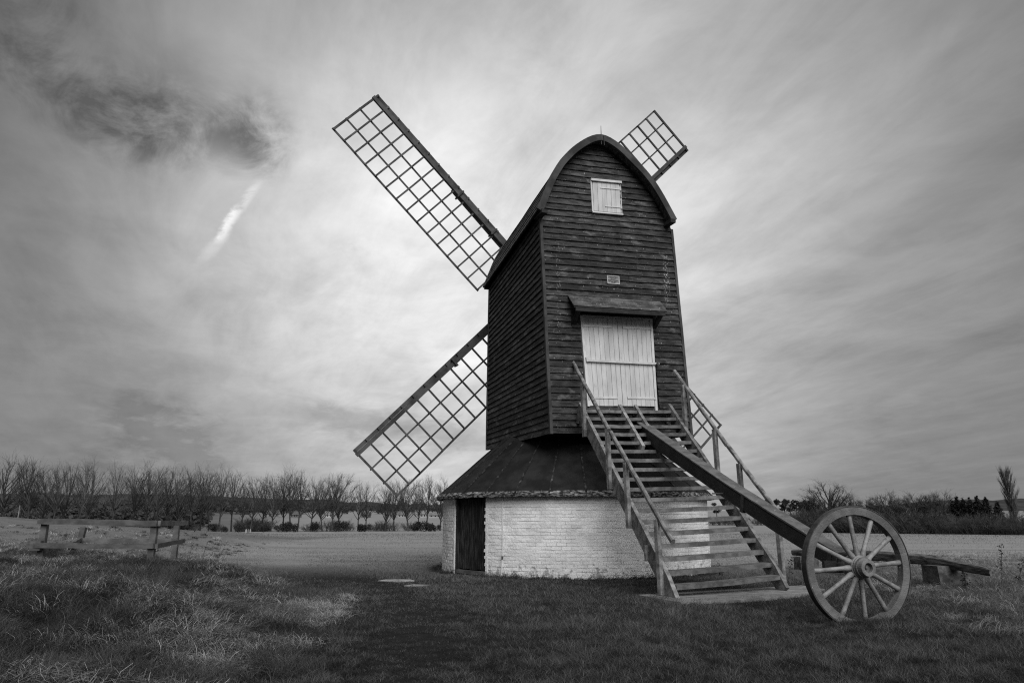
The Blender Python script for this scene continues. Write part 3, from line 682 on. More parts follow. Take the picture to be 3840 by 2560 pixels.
# bricks
brick_meshes = []
for q in range(6):
    w, h, d = .227, .0715, .05; m = MB(); jt = lambda: RS.uniform(-.005, .005)
    m.hexa([V(-w/2+jt(), 0, -h/2+jt()), V(w/2+jt(), 0, -h/2+jt()), V(w/2, d, -h/2), V(-w/2, d, -h/2), V(-w/2+jt(), jt(), h/2+jt()), V(w/2+jt(), jt(), h/2+jt()), V(w/2, d, h/2), V(-w/2, d, h/2)])
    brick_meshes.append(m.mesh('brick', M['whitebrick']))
NC = 24; ch = (HW+.0)/NC; per = 96; cand = []
for c_ in range(NC):
    for k in range(per):
        a = 2*math.pi*(k+.5*(c_ % 2)+.06*math.sin(c_*5))/per; aa = (a+math.pi) % (2*math.pi)-math.pi
        hw = .115/RR
        if DA0-hw*.6 < aa < DA1+hw*.6 and c_ < 24: continue
        cand.append((aa, (c_+.5)*ch, random.randint(0, 5), random.uniform(-.005, .004), random.uniform(-.014, .014)))
pick = sorted(cand, key=lambda t: abs(t[0]-math.radians(-14))+.02*abs(t[1]-1.1))
vis = [t for t in pick if t[0] < math.radians(22)][:300]; vs_ = set(map(id, vis))
rest = MB()
for t in cand:
    aa, z, q, o, tl = t
    if id(t) in vs_:
        b = link('brick', brick_meshes[q], rwall, cyl(aa, RR+o, z)); b.rotation_euler = (0, tl, aa)
    else:
        me = brick_meshes[q]; Rm = Matrix.Rotation(aa, 3, 'Z') @ Matrix.Rotation(tl, 3, 'Y'); p = cyl(aa, RR+o, z)
        rest.add([tuple(Rm @ v.co + Vector(p)) for v in me.vertices], [tuple(f.vertices) for f in me.polygons])
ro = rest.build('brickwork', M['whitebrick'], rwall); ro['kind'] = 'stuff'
# bricks closing the door jambs
for sgn, A_ in ((1, DA1), (-1, DA0)):
    m = MB(); m.hexa([cyl(A_+sgn*.001, RR-.25, -.1), cyl(A_+sgn*.022, RR-.25, -.1), cyl(A_+sgn*.022, RR+.004, -.1), cyl(A_+sgn*.001, RR+.004, -.1), cyl(A_+sgn*.001, RR-.25, HW), cyl(A_+sgn*.022, RR-.25, HW), cyl(A_+sgn*.022, RR+.004, HW), cyl(A_+sgn*.001, RR+.004, HW)])
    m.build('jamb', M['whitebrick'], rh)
# door
d0, d1 = cyl(DA0+.004, RR-.05, 0), cyl(DA1-.004, RR-.05, 0); dn = np.cross(d1-d0, UP); dn /= np.linalg.norm(dn)
if dn @ cyl((DA0+DA1)/2, 1, 0) < 0: dn = -dn
Dp = lambda u, z, o=0.0: lerp(d0, d1, u)+UP*z+dn*o
def dbox(u0, u1, z0, z1, o0, o1): return MB().hexa([Dp(u0, z0, o0), Dp(u1, z0, o0), Dp(u1, z0, o1), Dp(u0, z0, o1), Dp(u0, z1, o0), Dp(u1, z1, o0), Dp(u1, z1, o1), Dp(u0, z1, o1)])
dr = dbox(.09, .955, .14, 1.88, -.06, -.03).build('door', M['olddoor'], rh); dr['label'] = 'dark rotting vertical plank door'
us = np.linspace(.095, .95, 8)
for i in range(7):
    dbox(us[i]+.006, us[i+1]-.006, .135+random.uniform(0, .02), 1.88, -.03, -.008+random.uniform(0, .012)).build('plank', M['olddoor'], dr)
dbox(0, .075, -.02, 1.9, -.08, .03).build('door_post', M['olddoor'], rh); dbox(.962, 1, -.02, 1.9, -.08, .02).build('door_post', M['olddoor'], rh)
dbox(.076, .961, 1.89, 1.93, -.08, .02).build('door_lintel', M['tar_dark'], rh)
dbox(.06, 1.0, .03, .115, -.06, .05).build('doorstep', M['bench'], rh)
# cable down the wall
a = math.radians(-32.3); MB().tube([cyl(a, RR+.012, HW), cyl(a+.002, RR+.014, 1.2), cyl(a+.001, RR+.014, .45)], .011, 5).build('cable', M['mortar'], rh)
MB().tube([cyl(a, RR+.02, .46), cyl(a-.004, RR+.03, .05)], .020, 6).build('cable_guard', M['whitetrim'], rh)
MB().beam(cyl(a, RR+.02, .42), cyl(a, RR+.02, .49), .06, .04, (1, 0, 0)).build('cable_box', M['iron'], rh)
# cone roof
E0, EZ, T0, TZ = RR+.17, 1.905, 1.62, 3.80
rf = MB(); rf.sweep([[cyl(2*math.pi*j/48, r_, z) for j in range(48)] for r_, z in ((E0-.05, EZ-.02), (T0, TZ-.02))]); rf = rf.build('roof', M['felt'], rh)
NPN = 28
for k in range(NPN):
    a0, a1 = 2*math.pi*k/NPN, 2*math.pi*(k+1)/NPN; rg = []; j = random.uniform(-.006, .006)
    for s in range(5):
        a = lerp(a0+.002, a1-.002, s/4); col = []
        for q in (0, .5, 1): col.append((a, lerp(E0, T0, q), lerp(EZ, TZ, q)+j+random.uniform(-.006, .006)))
        rg.append([cyl(x, r_, z+.03) for x, r_, z in col]+[cyl(x, r_, z) for x, r_, z in reversed(col)])
    MB().sweep(rg).build('roof_panel', M['felt'], rf)
    p, q = cyl(a0, E0+.005, EZ+.035), cyl(a0, T0, TZ+.035)
    MB().beam(p, q, .045, .022, (0, 0, 1), 8, .008).build('seam_strip', M['seam'], rf)
NE = 28
for k in range(NE):
    rg = []
    for s in range(6):
        a = 2*math.pi*(k+s/5)/NE+(.0015 if s == 0 else (-.0015 if s == 5 else 0)); z = EZ+random.uniform(-.006, .006)
        rg.append([cyl(a, E0-.10, z-.055), cyl(a, E0+.02, z-.06), cyl(a, E0+.025, z+.012), cyl(a, E0-.03, z+.075), cyl(a, E0-.10, z+.06)])
    MB().sweep(rg).build('eave_board', M['eave'], rf)

# ------------------------------------------------------------------ slab, stones, log on blocks, rail frame
def blob_slab(name, pts, z0, z1, mat, label, cat, kind=None):
    m = MB(); k = len(pts); m.add([V(x, y, z0) for x, y in pts]+[V(x, y, z1) for x, y in pts], [tuple(range(k)), tuple(range(2*k-1, k-1, -1))]+[(i, (i+1) % k, k+(i+1) % k, k+i) for i in range(k)])
    cx, cy = np.mean(pts, axis=0); o = m.build(name, mat, None, (cx, cy, 0)); o.location = (cx, cy, 0); return tag(o, label, cat, None, kind)
pts = [L(s, t, 0)[:2] for s, t in ((-.40, -5.75), (.4, -5.85), (1.5, -5.60), (2.6, -5.25), (3.5, -4.75), (3.7, -3.9), (2.0, -4.1), (-.4, -4.4))]
blob_slab('pavement', pts, -.12, .035, M['concrete'], 'pale concrete slab under the foot of the stair', None, 'structure')
for pts, lb in (([(-2.95, 17.2), (-2.5, 17.0), (-2.15, 17.25), (-2.3, 17.62), (-2.85, 17.6)], 'larger pale flat stone in the turf before the roundhouse door'),
                ([(-2.20, 15.95), (-1.85, 15.9), (-1.7, 16.15), (-2.05, 16.25)], 'smaller pale flat stone in the turf before the roundhouse door')):
    blob_slab('flat_stone', pts, -.08, .018, M['palestone'], lb, 'stone')

def rough_tube(pts, rads, n, jit, seed):
    rs = np.random.RandomState(seed); P_ = [V(*p) for p in pts]; k = 26; R = []
    prof = 1+jit*rs.randn(n)
    for i in range(k):
        t = i/(k-1)*(len(P_)-1); j = min(int(t), len(P_)-2); p = lerp(P_[j], P_[j+1], t-j); r0 = lerp(rads[j], rads[j+1], t-j)
        d = P_[j+1]-P_[j]; d /= np.linalg.norm(d); s_ = np.cross(d, UP); s_ /= np.linalg.norm(s_); u_ = np.cross(s_, d)
        prof = .8*prof+.2*(1+jit*rs.randn(n))
        rr_ = r0*prof*(1+.25*jit*rs.randn(n))
        # squared timber section
        R.append([p+rr_[q]*(s_*np.sign(math.cos(w_))*abs(math.cos(w_))**.6+u_*np.sign(math.sin(w_))*abs(math.sin(w_))**.6) for q, w_ in enumerate(np.linspace(0, 2*math.pi, n, endpoint=False))])
    return MB().sweep(R)
lg = rough_tube([(7.82, 21.5, .44), (8.30, 18.9, .50), (8.70, 16.2, .50), (8.86, 14.9, .405), (8.91, 14.45, .365)], [.08, .115, .10, .085, .07], 12, .12, 4)
lo_ = lg.build('old_beam', M['log'], None, (8.5, 17.5, 0)); lo_.location = (8.5, 17.5, 0)
tag(lo_, 'split weathered timber beam lying along stone blocks behind the wheel', 'beam')
def block(cx, cy, w, d_, h, rz, lb):
    m = MB(); j = lambda: RS.uniform(-.014, .014); z0 = G(cx, cy)-.1
    b = [(-w/2, -d_/2), (w/2, -d_/2), (w/2, d_/2), (-w/2, d_/2)]
    R = [[V(x+j(), y+j(), z0+(h+.1)*t) for x, y in b] for t in (0, .35, .7, 1)]
    m.sweep(R); o = m.build('stone_block', M['stone'], None); o.location = (cx, cy, 0); o.rotation_euler = (0, 0, rz)
    return tag(o, lb, 'stone block', 'blocks under the old beam')
block(8.78, 15.75, .72, .5, .40, .12, 'big dark stone block under the free end of the old beam')
block(8.45, 18.6, .45, .4, .38, .2, 'stone block under the middle of the old beam, seen through the wheel')
block(7.95, 21.0, .5, .4, .34, .1, 'stone block under the far end of the old beam, below the tail pole')

fr = empty('timber_frame', (-10.6, 20.8, G(-10.6, 20.8)), 'low weathered timber frame of posts and rails on the grass bank', 'frame')
FO = V(-10.6, 20.8, G(-10.6, 20.8))
A1, C1, D1, B1 = V(-11.72, 19.3, 0), V(-8.66, 18.6, 0), V(-9.58, 22.0, 0), V(-12.7, 22.6, 0)
for p, top, ln in ((A1, 1.28, (.0, 0)), (C1, 1.26, (.02, 0)), (D1, 1.26, (.0, 0)), (B1, 1.12, (.12, 0))):
    z0 = G(p[0], p[1])-.1
    MB().beam(V(p[0], p[1], z0), V(p[0]+ln[0], p[1]+ln[1], top), .15, .11, (0, 1, 0), 4, .004).build('post', M['bench'], fr, FO)
def fr_rail(p, z0, q, z1, w, h): MB().beam(p+UP*z0, q+UP*z1, w, h, (0, 0, 1), 8, .008).build('rail', M['bench'], fr, FO)
n2 = V(0, -.10, 0)
fr_rail(A1+V(-.12, -.11, 0), 1.29, C1+V(.12, -.11, 0), 1.23, .06, .135); fr_rail(C1+V(.17, -.12, 0), 1.235, D1+V(.22, .15, 0), 1.23, .06, .125)
fr_rail(A1+V(-.30, -.11, 0), .70, C1+V(.10, -.11, 0), .71, .08, .12); fr_rail(C1+V(.16, -.10, 0), .70, D1+V(.2, .1, 0), .75, .06, .11)
fr_rail(B1+V(.0, .02, 0), .74, D1+V(-.1, .02, 0), .74, .07, .13); fr_rail(A1+V(.55, .3, 0), .70, B1+V(.12, -.1, 0), .76, .07, .11)
p = A1+V(-.1, -.13, .70); MB().beam(p-V(.1, 0, 0), p+V(.16, 0, 0), .12, .24).build('joint_block', M['bench'], fr, FO)

# ------------------------------------------------------------------ trees
class Tree:
    def __init__(s, seed): s.r = random.Random(seed); s.t = MB(); s.c = MB()
    def limb(s, m, p, d, ln, r0, r1, n=3, segs=3, up=.25, jit=.12):
        pts = [V(*p)]; rad = [r0]; d = V(*d)
        for i in range(segs):
            d = d+V(s.r.gauss(0, jit), s.r.gauss(0, jit), s.r.gauss(0, jit)+up/segs); d /= np.linalg.norm(d)
            pts.append(pts[-1]+d*ln/segs); rad.append(r0+(r1-r0)*(i+1)/segs)
        a = np.cross(d, (.3, .7, .2)); a /= np.linalg.norm(a); b = np.cross(d, a)
        if n == 2:
            v = []
            for q, rr_ in zip(pts, rad): v += [q-a*rr_, q+a*rr_]
            m.add(v, [(2*i, 2*i+1, 2*i+3, 2*i+2) for i in range(segs)])
        else:
            v = [q+rr_*(math.cos(2*math.pi*k/n)*a+math.sin(2*math.pi*k/n)*b) for q, rr_ in zip(pts, rad) for k in range(n)]
            m.add(v, [(i*n+j, i*n+(j+1) % n, (i+1)*n+(j+1) % n, (i+1)*n+j) for i in range(segs) for j in range(n)])
        return pts, d
    def kick(s, d, ang):
        d = V(*d); a = np.cross(d, (s.r.gauss(0, 1), s.r.gauss(0, 1), s.r.gauss(0, 1))); a /= np.linalg.norm(a)
        return d*math.cos(ang)+a*math.sin(ang)
def bare_tree(seed, H=12.0, spread=.55, limbs=15, clear=.24, th=1.0, up=.12, sub=7, twig=5, fine=1):
    T = Tree(seed); r = T.r
    pts, _ = T.limb(T.t, (0, 0, -.3), (r.gauss(0, .04), r.gauss(0, .04), 1), H*.86+.3, .21*th, .035, 5, 9, .1, .045)
    Rh, Rv, hc = H*.25*(spread/.5), H*.35, H*.60
    for i in range(limbs):
        q_ = (i+.5)/limbs; th_ = math.acos(1-1.22*q_); az = i*2.4+r.uniform(-.4, .4); f = lerp(.66, clear, min(1, th_/1.75))+r.uniform(-.04, .04)
        k = f/.86*9; j = min(int(k), 8); p = lerp(pts[j], pts[j+1], k-j); sc_ = r.uniform(.92, 1.03)
        tgt = V(Rh*math.sin(th_)*math.cos(az), Rh*math.sin(th_)*math.sin(az), hc+Rv*math.cos(th_))*V(sc_, sc_, 1)
        d = tgt-p; ln = np.linalg.norm(d); d = d/ln-V(0, 0, .16); d /= np.linalg.norm(d)
        lp, ld = T.limb(T.t if f < .36 else T.c, p, d, ln, lerp(.12, .075, f)*th, .028, 3, 4, .30, .055)
        for q in range(sub):
            t = r.uniform(.30, 1.0)*4; jj = min(int(t), 3); sp = lerp(lp[jj], lp[jj+1], t-jj); dd = lp[jj+1]-lp[jj]; dd = dd/np.linalg.norm(dd)
            s2 = H*.10*r.uniform(.7, 1.4); sp2, sd2 = T.limb(T.c, sp, T.kick(dd, r.uniform(.30, .65)), s2, .024*th, .013, 3, 3, up, .08)
            for w in range(twig):
                t2 = r.uniform(.2, 1)*3; j2 = min(int(t2), 2); q0 = lerp(sp2[j2], sp2[j2+1], t2-j2); d2 = sp2[j2+1]-sp2[j2]; d2 = d2/np.linalg.norm(d2)
                tp_, td = T.limb(T.c, q0, T.kick(d2, r.uniform(.3, .65)), s2*r.uniform(.45, .8), .013*th, .008*th, 2, 2, up, .10)
                for z in range(fine):
                    T.limb(T.c, tp_[1 if z else 2], T.kick(td, r.uniform(.3, .6)), s2*r.uniform(.3, .5), .010*th, .006*th, 2, 1, up*.7, .1)
    return T.t.mesh_raw('trunk', M['bark']), T.c.mesh_raw('crown', M['twig'])
def mesh_raw(s, name, mat):
    me = bpy.data.meshes.new(name); me.from_pydata(s.v, [], s.f); me.materials.append(mat); me.update(); return me
MB.mesh_raw = mesh_raw
def shrub_mesh(seed, H=3.0, Wd=2.4, stems=70, mat='bramble'):
    T = Tree(seed); r = T.r
    for i in range(stems):
        az = r.uniform(0, 6.28); rad = math.sqrt(r.random())*Wd*.5; p = (rad*math.cos(az), rad*math.sin(az), -.2)
        d = (math.cos(az)*rad/Wd*.9+r.gauss(0, .25), math.sin(az)*rad/Wd*.9+r.gauss(0, .25), 1)
        lp, ld = T.limb(T.c, p, d, H*r.uniform(.55, 1.0), .03, .010, 3, 3, .1, .16)
        for q in range(9):
            t = r.uniform(.25, 1)*3; j = min(int(t), 2); sp = lerp(lp[j], lp[j+1], t-j)
            tp_, td = T.limb(T.c, sp, T.kick(ld, r.uniform(.4, 1.1)), H*r.uniform(.15, .36), .016, .006, 2, 2, .25, .16)
            T.limb(T.c, tp_[1], T.kick(td, .6), H*.12, .011, .004, 2, 1, .2, .1)
    return T.c.mesh_raw('branches', M[mat])
def leafy_mesh(name, seed, centres, count, size, mat):
    rs = np.random.RandomState(seed); v = []; tr = []
    ws = np.array([c[3]*c[4] for c in centres]); ws = ws/ws.sum()
    for i in range(count):
        c = centres[rs.choice(len(centres), p=ws)]; q = rs.randn(3); q /= np.linalg.norm(q); q *= rs.uniform(.45, 1.0)
        p = V(c[0]+q[0]*c[3], c[1]+q[1]*c[3], c[2]+q[2]*c[4]); a = rs.randn(3); a /= np.linalg.norm(a); b = np.cross(a, rs.randn(3)); b /= np.linalg.norm(b); s_ = size*rs.uniform(.6, 1.4)
        k = len(v); v += [p-a*s_, p+b*s_*.6, p+a*s_, p-b*s_*.6]; tr.append((k, k+1, k+2, k+3))
    me = bpy.data.meshes.new(name); me.from_pydata([tuple(x) for x in v], [], tr); me.materials.append(M[mat]); me.update(); return me

ORD = 'first second third fourth fifth sixth seventh eighth ninth tenth eleventh twelfth thirteenth fourteenth fifteenth sixteenth seventeenth eighteenth nineteenth twentieth'.split()
def ordinal(n):
    if n <= 20: return ORD[n-1]
    t = {2: 'twenty', 3: 'thirty', 4: 'forty', 5: 'fifty'}[n//10]
    return t+'-'+ORD[n % 10-1] if n % 10 else {3: 'thirtieth', 4: 'fortieth', 5: 'fiftieth'}[n//10]
def put_tree(name, px, D, tm, cm, sc, label, group, cat='tree', rz=None, sx=1.0, mats=None):
    x = (px-1920)/F_PX*D/math.cos(PITCH)*1.0
    # forward distance D, allow for the pitched view
    r_ = ray(px, HOR); x = r_[0]/r_[1]*D
    o = empty(name, (x, D, G(x, D)), label, cat, group)
    o.scale = (sc*sx, sc*sx, sc); o.rotation_euler = (0, 0, random.uniform(0, 6.28) if rz is None else rz)
    if tm: link('trunk', tm, o)
    if cm: link('crown', cm, o)
    return o
TV = [bare_tree(100+i, 12, *((.50, 22, .24), (.42, 19, .20), (.56, 24, .26), (.38, 18, .26), (.60, 26, .22), (.34, 16, .28), (.50, 22, .18))[i]) for i in range(7)]
TD = [bare_tree(300+i, 12, .62+.1*i, 34, .12, 1.25, .10, 11, 7, 1) for i in range(2)]
row = [19, 64, 102, 151, 191, 236, 289, 325, 421, 497, 548, 591, 638, 672, 718, 752, 786, 825, 871, 905, 941, 985, 1017, 1063, 1091, 1117, 1166, 1210, 1246, 1276, 1344, 1374, 1446, 1480, 1533, 1565, 1599, 1650]
top = lambda px: np.interp(px, [0, 64, 151, 236, 330, 421, 497, 600, 690, 760, 870, 930, 985, 1063, 1091, 1140, 1210, 1276, 1302, 1374, 1446, 1533, 1599, 1650], [1715, 1735, 1775, 1735, 1750, 1758, 1768, 1768, 1775, 1770, 1775, 1800, 1800, 1778, 1776, 1800, 1790, 1784, 1800, 1818, 1822, 1808, 1798, 1810])
for i, px in enumerate(row):
    D = np.interp(px, [0, 700, 1700], [140, 158, 176])+random.uniform(-4, 4); x = (px-1920)/F_PX*D
    hh = (HOR-top(px))/F_PX*D/math.cos(PITCH)**2*1.0+CAM_H-G(x, D); hh *= random.choice((1.0, 1.0, .99, .96, .91)); 
    tm, cm = TV[(i*3+random.randint(0, 2)) % 7]
    put_tree('bare_tree', px, D, tm, cm, hh/12.15, 'leafless winter tree in the row across the field, %s from the photo\'s left edge' % ordinal(i+1), 'bare trees in the field-edge row', sx=random.uniform(.85, 1.1))
# dark evergreen bushes at the feet of the row
BV = [leafy_mesh('foliage', 40+i, [(random.uniform(-.8, .8), random.uniform(-.5, .5), random.uniform(.5, 1.2), random.uniform(.5, .9), random.uniform(.5, .8)) for _ in range(6)], 900, .11, 'evergreen') for i in range(4)]
bushes = [(12, 60), (45, 50), (105, 66), (205, 62), (293, 66), (375, 36), (453, 58), (590, 44), (650, 66), (700, 60), (800, 50), (845, 36), (900, 46), (1000, 44), (1048, 40), (1075, 62), (1096, 50), (1184, 60), (1278, 60), (1355, 48), (1378, 40), (1560, 40), (1580, 58), (1612, 52), (1640, 36)]
for i, (px, wpx) in enumerate(bushes):
    D = np.interp(px, [0, 700, 1700], [134, 150, 168]); wm = wpx/F_PX*D
    o = put_tree('evergreen_bush', px, D, None, None, 1, 'dark evergreen bush under the bare tree row, %s from the photo\'s left edge' % ordinal(i+1), 'bushes under the tree row', 'bush')
    s_ = wm/2.7; o.scale = (s_, s_, s_*(1.15 if px < 800 else 1.0)); link('foliage', BV[i % 4], o)
SV = [shrub_mesh(60+i, 3.0, 2.6, 60) for i in range(4)]
# thin undergrowth along the row: one mass nobody could count
um = MB()
for k in range(34):
    px = random.uniform(0, 1700); D = np.interp(px, [0, 700, 1700], [143, 160, 178])+random.uniform(-3, 5); r_ = ray(px, HOR); x = r_[0]/r_[1]*D; s_ = random.uniform(.5, 1.0); me = SV[k % 4]; b = len(um.v); zz = G(x, D); ca, sa = math.cos(k), math.sin(k)
    um.v += [(x+s_*1.5*(v.co.x*ca-v.co.y*sa), D+s_*(v.co.x*sa+v.co.y*ca), zz+s_*v.co.z) for v in me.vertices]; um.f += [tuple(i+b for i in f.vertices) for f in me.polygons]
uo = link('undergrowth', um.mesh_raw('undergrowth', M['bramble'])); tag(uo, 'thin leafless undergrowth between the trunks of the tree row', None, None, 'stuff')

# right-hand hedge line
HD = lambda px: np.interp(px, [2700, 3020, 3300, 3840], [165, 150, 128, 96])
right_trees = [(3110, 1816, 4, 1.25, 'tall round-crowned bare tree standing highest in the right hedge, above the wheel'),
               (3185, 1868, 2, 1.1, 'lower bare tree just right of the tallest hedge tree'), (3050, 1872, 6, 1.0, 'small bare tree just left of the tallest hedge tree'),
               (3255, 1880, 1, 1.1, 'small bare tree directly behind the top of the wheel'), (3335, 1860, 4, 1.3, 'dense round bare tree just right of the wheel top'),
               (3400, 1872, 2, 1.1, 'small bare tree between the two dense round hedge trees'), (3440, 1854, 6, 1.35, 'broad dense bare tree midway along the right hedge'),
               (3500, 1862, 2, 1.2, 'bare tree on the right shoulder of the broad dense hedge tree'), (3548, 1850, 0, 1.0, 'pale slender bare tree next to the dark conifers')]
for px, ty, vi, sx, lb in right_trees:
    D = HD(px)+8; hh = (HOR-ty)/F_PX*D+CAM_H-G((px-1920)/F_PX*D, D)
    tm, cm = TD[vi % 2]; put_tree('hedge_tree', px, D, tm, cm, hh/11.7, lb, 'bare trees in the right hedge', sx=sx*1.2)
shr = [(3035, 70), (3090, 66), (3150, 72), (3205, 62), (3262, 66), (3320, 66), (3378, 64), (3440, 70), (3500, 66), (3560, 74), (3618, 70), (3668, 92), (3730, 72), (3785, 80), (3835, 76)]
for i, (px, hp) in enumerate(shr):
    D = HD(px); hm = (hp+(22 if px < 3540 else 4))/F_PX*D
    o = put_tree('hedge_shrub', px, D, None, None, 1, 'tangled leafless hedge shrub beyond the wheel, %s counting rightwards from the stair' % ordinal(i+1), 'shrubs in the right hedge', 'shrub')
    s_ = hm/3.0; o.scale = (s_*1.25, s_*1.25, s_); link('branches', SV[i % 4], o)
bk2 = MB()
for k in range(44):
    px = random.uniform(3020, 3880); D = HD(px)+random.uniform(3, 9); r_ = ray(px, HOR); x = r_[0]/r_[1]*D; s_ = random.uniform(.9, 1.45)*D/120*(1 if px < 3540 else .72); me = SV[k % 4]; b = len(bk2.v); zz = G(x, D)
    bk2.v += [(x+s_*1.4*v.co.x, D+s_*v.co.y, zz+s_*v.co.z) for v in me.vertices]; bk2.f += [tuple(i+b for i in f.vertices) for f in me.polygons]
tag(link('undergrowth', bk2.mesh_raw('undergrowth', M['bramble'])), 'bramble tangle filling the right hedge', None, None, 'stuff')
# dark conifers
def spruce(seed, H=6.0):
    rs = random.Random(seed); cs = []
    for k in range(26):
        f = k/25; rad = (1-f)**.8*1.25+.08; az = k*2.4
        cs.append((math.cos(az)*rad*.55, math.sin(az)*rad*.55, .5+f*(H-.5), rad*.62+.05, .34))
    return leafy_mesh('crown', seed, cs, 3200, .13, 'evergreen')
SPV = [spruce(5), spruce(6), spruce(8)]
tk = MB().tube([(0, 0, -.2), (0, 0, 5.6)], [.16, .03], 6).mesh('trunk', M['bark'])
con = [(3578, 1880), (3598, 1868), (3620, 1874), (3646, 1872), (3674, 1866), (3706, 1868), (3748, 1884)]
for i, (px, ty) in enumerate(con):
    D = HD(px)+9; x = (px-1920)/F_PX*D; hh = (HOR-ty)/F_PX*D+CAM_H-G(x, D)
    o = put_tree('conifer', px, D, tk, SPV[i % 3], hh/6.1, 'dark pointed conifer above the right hedge, %s of seven counting from the wheel' % ordinal(i+1), 'conifers above the right hedge', sx=1.45)
# poplar
def poplar():
    T = Tree(77); r = T.r; pts, _ = T.limb(T.t, (0, 0, -.3), (0, 0, 1), 12.5, .2, .03, 5, 9, .1, .02)
    for i in range(70):
        f = .14+.80*i/70; k = f*9; j = min(int(k), 8); p = lerp(pts[j], pts[j+1], k-j); az = i*2.4; el = math.radians(70)
        lp, ld = T.limb(T.c, p, (math.cos(az)*math.cos(el), math.sin(az)*math.cos(el), math.sin(el)), (1.2+2.9*math.sin(math.pi*min(1, f*.95))), .05, .018, 3, 3, .5, .06)
        for q in range(30):
            t = r.uniform(.2, 1)*3; jj = min(int(t), 2); T.limb(T.c, lerp(lp[jj], lp[jj+1], t-jj), T.kick(ld, r.uniform(.15, .4)), r.uniform(.7, 1.6), .028, .012, 2, 2, .4, .06)
    return T.t.mesh_raw('trunk', M['bark']), T.c.mesh_raw('crown', M['twig'])
tm, cm = poplar(); D = HD(3805)+18; hh = (HOR-1783)/F_PX*D+CAM_H-G((3805-1920)/F_PX*D, D)
put_tree('poplar', 3805, D, tm, cm, hh/12.6, 'tall narrow leafless poplar at the far right of the hedge', None, sx=1.05)
# pines beyond
def pine(seed):
    rs = random.Random(seed); cs = [(rs.uniform(-1.2, 1.2), rs.uniform(-1, 1), rs.uniform(4.2, 7.0), rs.uniform(.7, 1.1), rs.uniform(.45, .7)) for _ in range(9)]
    return leafy_mesh('crown', seed, cs, 1100, .2, 'evergreen')
PNV = [pine(21), pine(22), pine(23)]; ptk = MB().tube([(0, 0, -.3), (.1, 0, 3.5), (0, 0, 6.4)], [.18, .14, .05], 6).mesh('trunk', M['bark'])
for i, (px, ty) in enumerate(((2690, 1888), (2842, 1880), (2862, 1884), (2892, 1874), (2910, 1872), (2945, 1872), (2968, 1878), (2990, 1874), (3015, 1876), (3035, 1880))):
    D = 250; x = (px-1920)/F_PX*D; hh = (HOR-ty)/F_PX*D+CAM_H-G(x, D)
    put_tree('pine', px, D, ptk, PNV[i % 3], hh/7.4, 'dark clumpy pine on the skyline beyond the stair, %s from the roundhouse' % ordinal(i+1), 'pines on the skyline')
for i, px in enumerate((2690, 2745, 2860, 2905, 2950, 2995, 3035)):
    D = 238; o = put_tree('far_hedge_shrub', px, D, None, None, 1, 'low clipped hedge piece below the skyline pines, %s from the roundhouse' % ordinal(i+1), 'hedge below the pines', 'hedge'); o.scale = (1.9, 1.0, .95); o.rotation_euler = (0, 0, 0); link('branches', SV[i % 4], o)

# far wood behind the row: mixed scrub that reads as one mass
fw = MB()
SBV = [leafy_mesh('foliage', 140+i, [(random.uniform(-.8, .8), random.uniform(-.5, .5), random.uniform(.5, 1.2), random.uniform(.5, .9), random.uniform(.5, .8)) for _ in range(6)], 300, .17, 'evergreen') for i in range(4)]
for k in range(330):
    px = random.uniform(-60, 1720); D = random.uniform(215, 320) if (k % 2 and px < 760) else random.uniform(330, 480); r_ = ray(px, HOR); x = r_[0]/r_[1]*D; zz = G(x, D); s_ = random.uniform(1.4, 3.0)*(1.25 if px < 900 else .8); me = SBV[k % 4]; b = len(fw.v)
    fw.v += [(x+s_*1.5*v.co.x, D+s_*v.co.y, zz+s_*v.co.z*1.2) for v in me.vertices]; fw.f += [tuple(i+b for i in f.vertices) for f in me.polygons]
tag(link('wood', fw.mesh_raw('wood', M['hill'])), 'distant dark wood and scrub behind the tree row', None, None, 'stuff')

# ------------------------------------------------------------------ far buildings
def house(px, base_y, wpx, rz, label, D=300, white=False, long=1.0):
    r_ = ray(px, base_y); x = r_[0]/r_[1]*D; z = G(x, D); w = wpx/F_PX*D; d_ = w*.7; h = w*.34/long; rh_ = w*.34/long
    o = empty('house', (x, D, z), label, 'house', 'far village houses'); o.rotation_euler = (0, 0, rz)
    MB().hexa([V(sx*w/2, sy_*d_/2, zz) for zz in (-1, h) for sx, sy_ in ((-1, -1), (1, -1), (1, 1), (-1, 1))]).build('wall', M['housewhite' if white else 'housewall'], o)
    m = MB(); a = .08*w; m.add([V(-w/2-a, -d_/2-a, h-.1), V(w/2+a, -d_/2-a, h-.1), V(w/2+a, d_/2+a, h-.1), V(-w/2-a, d_/2+a, h-.1), V(-w/2-a, 0, h+rh_), V(w/2+a, 0, h+rh_)], [(0, 1, 5, 4), (2, 3, 4, 5), (1, 2, 5), (3, 0, 4), (3, 2, 1, 0)])
    rf_ = m.build('roof', M['houseroof' if not white else 'housewall'], o)
    MB().hexa([V(w*.3+sx*.3, sy_*.3, zz) for zz in (h+rh_*.5, h+rh_+.9) for sx, sy_ in ((-1, -1), (1, -1), (1, 1), (-1, 1))]).build('chimney', M['houseroof'], rf_)
    for k in (-.28, .05, .3):
        MB().hexa([V(w*k+sx*w*.06, -d_/2+sy_*.05, zz) for zz in (h*.35, h*.8) for sx, sy_ in ((-1, -1), (1, -1), (1, 1), (-1, 1))]).build('window', M['pane'], o)
house(520, 1905, 50, .05, 'long pale-roofed barn glimpsed between trunks at the left of the tree row', 310, True, 2.4)
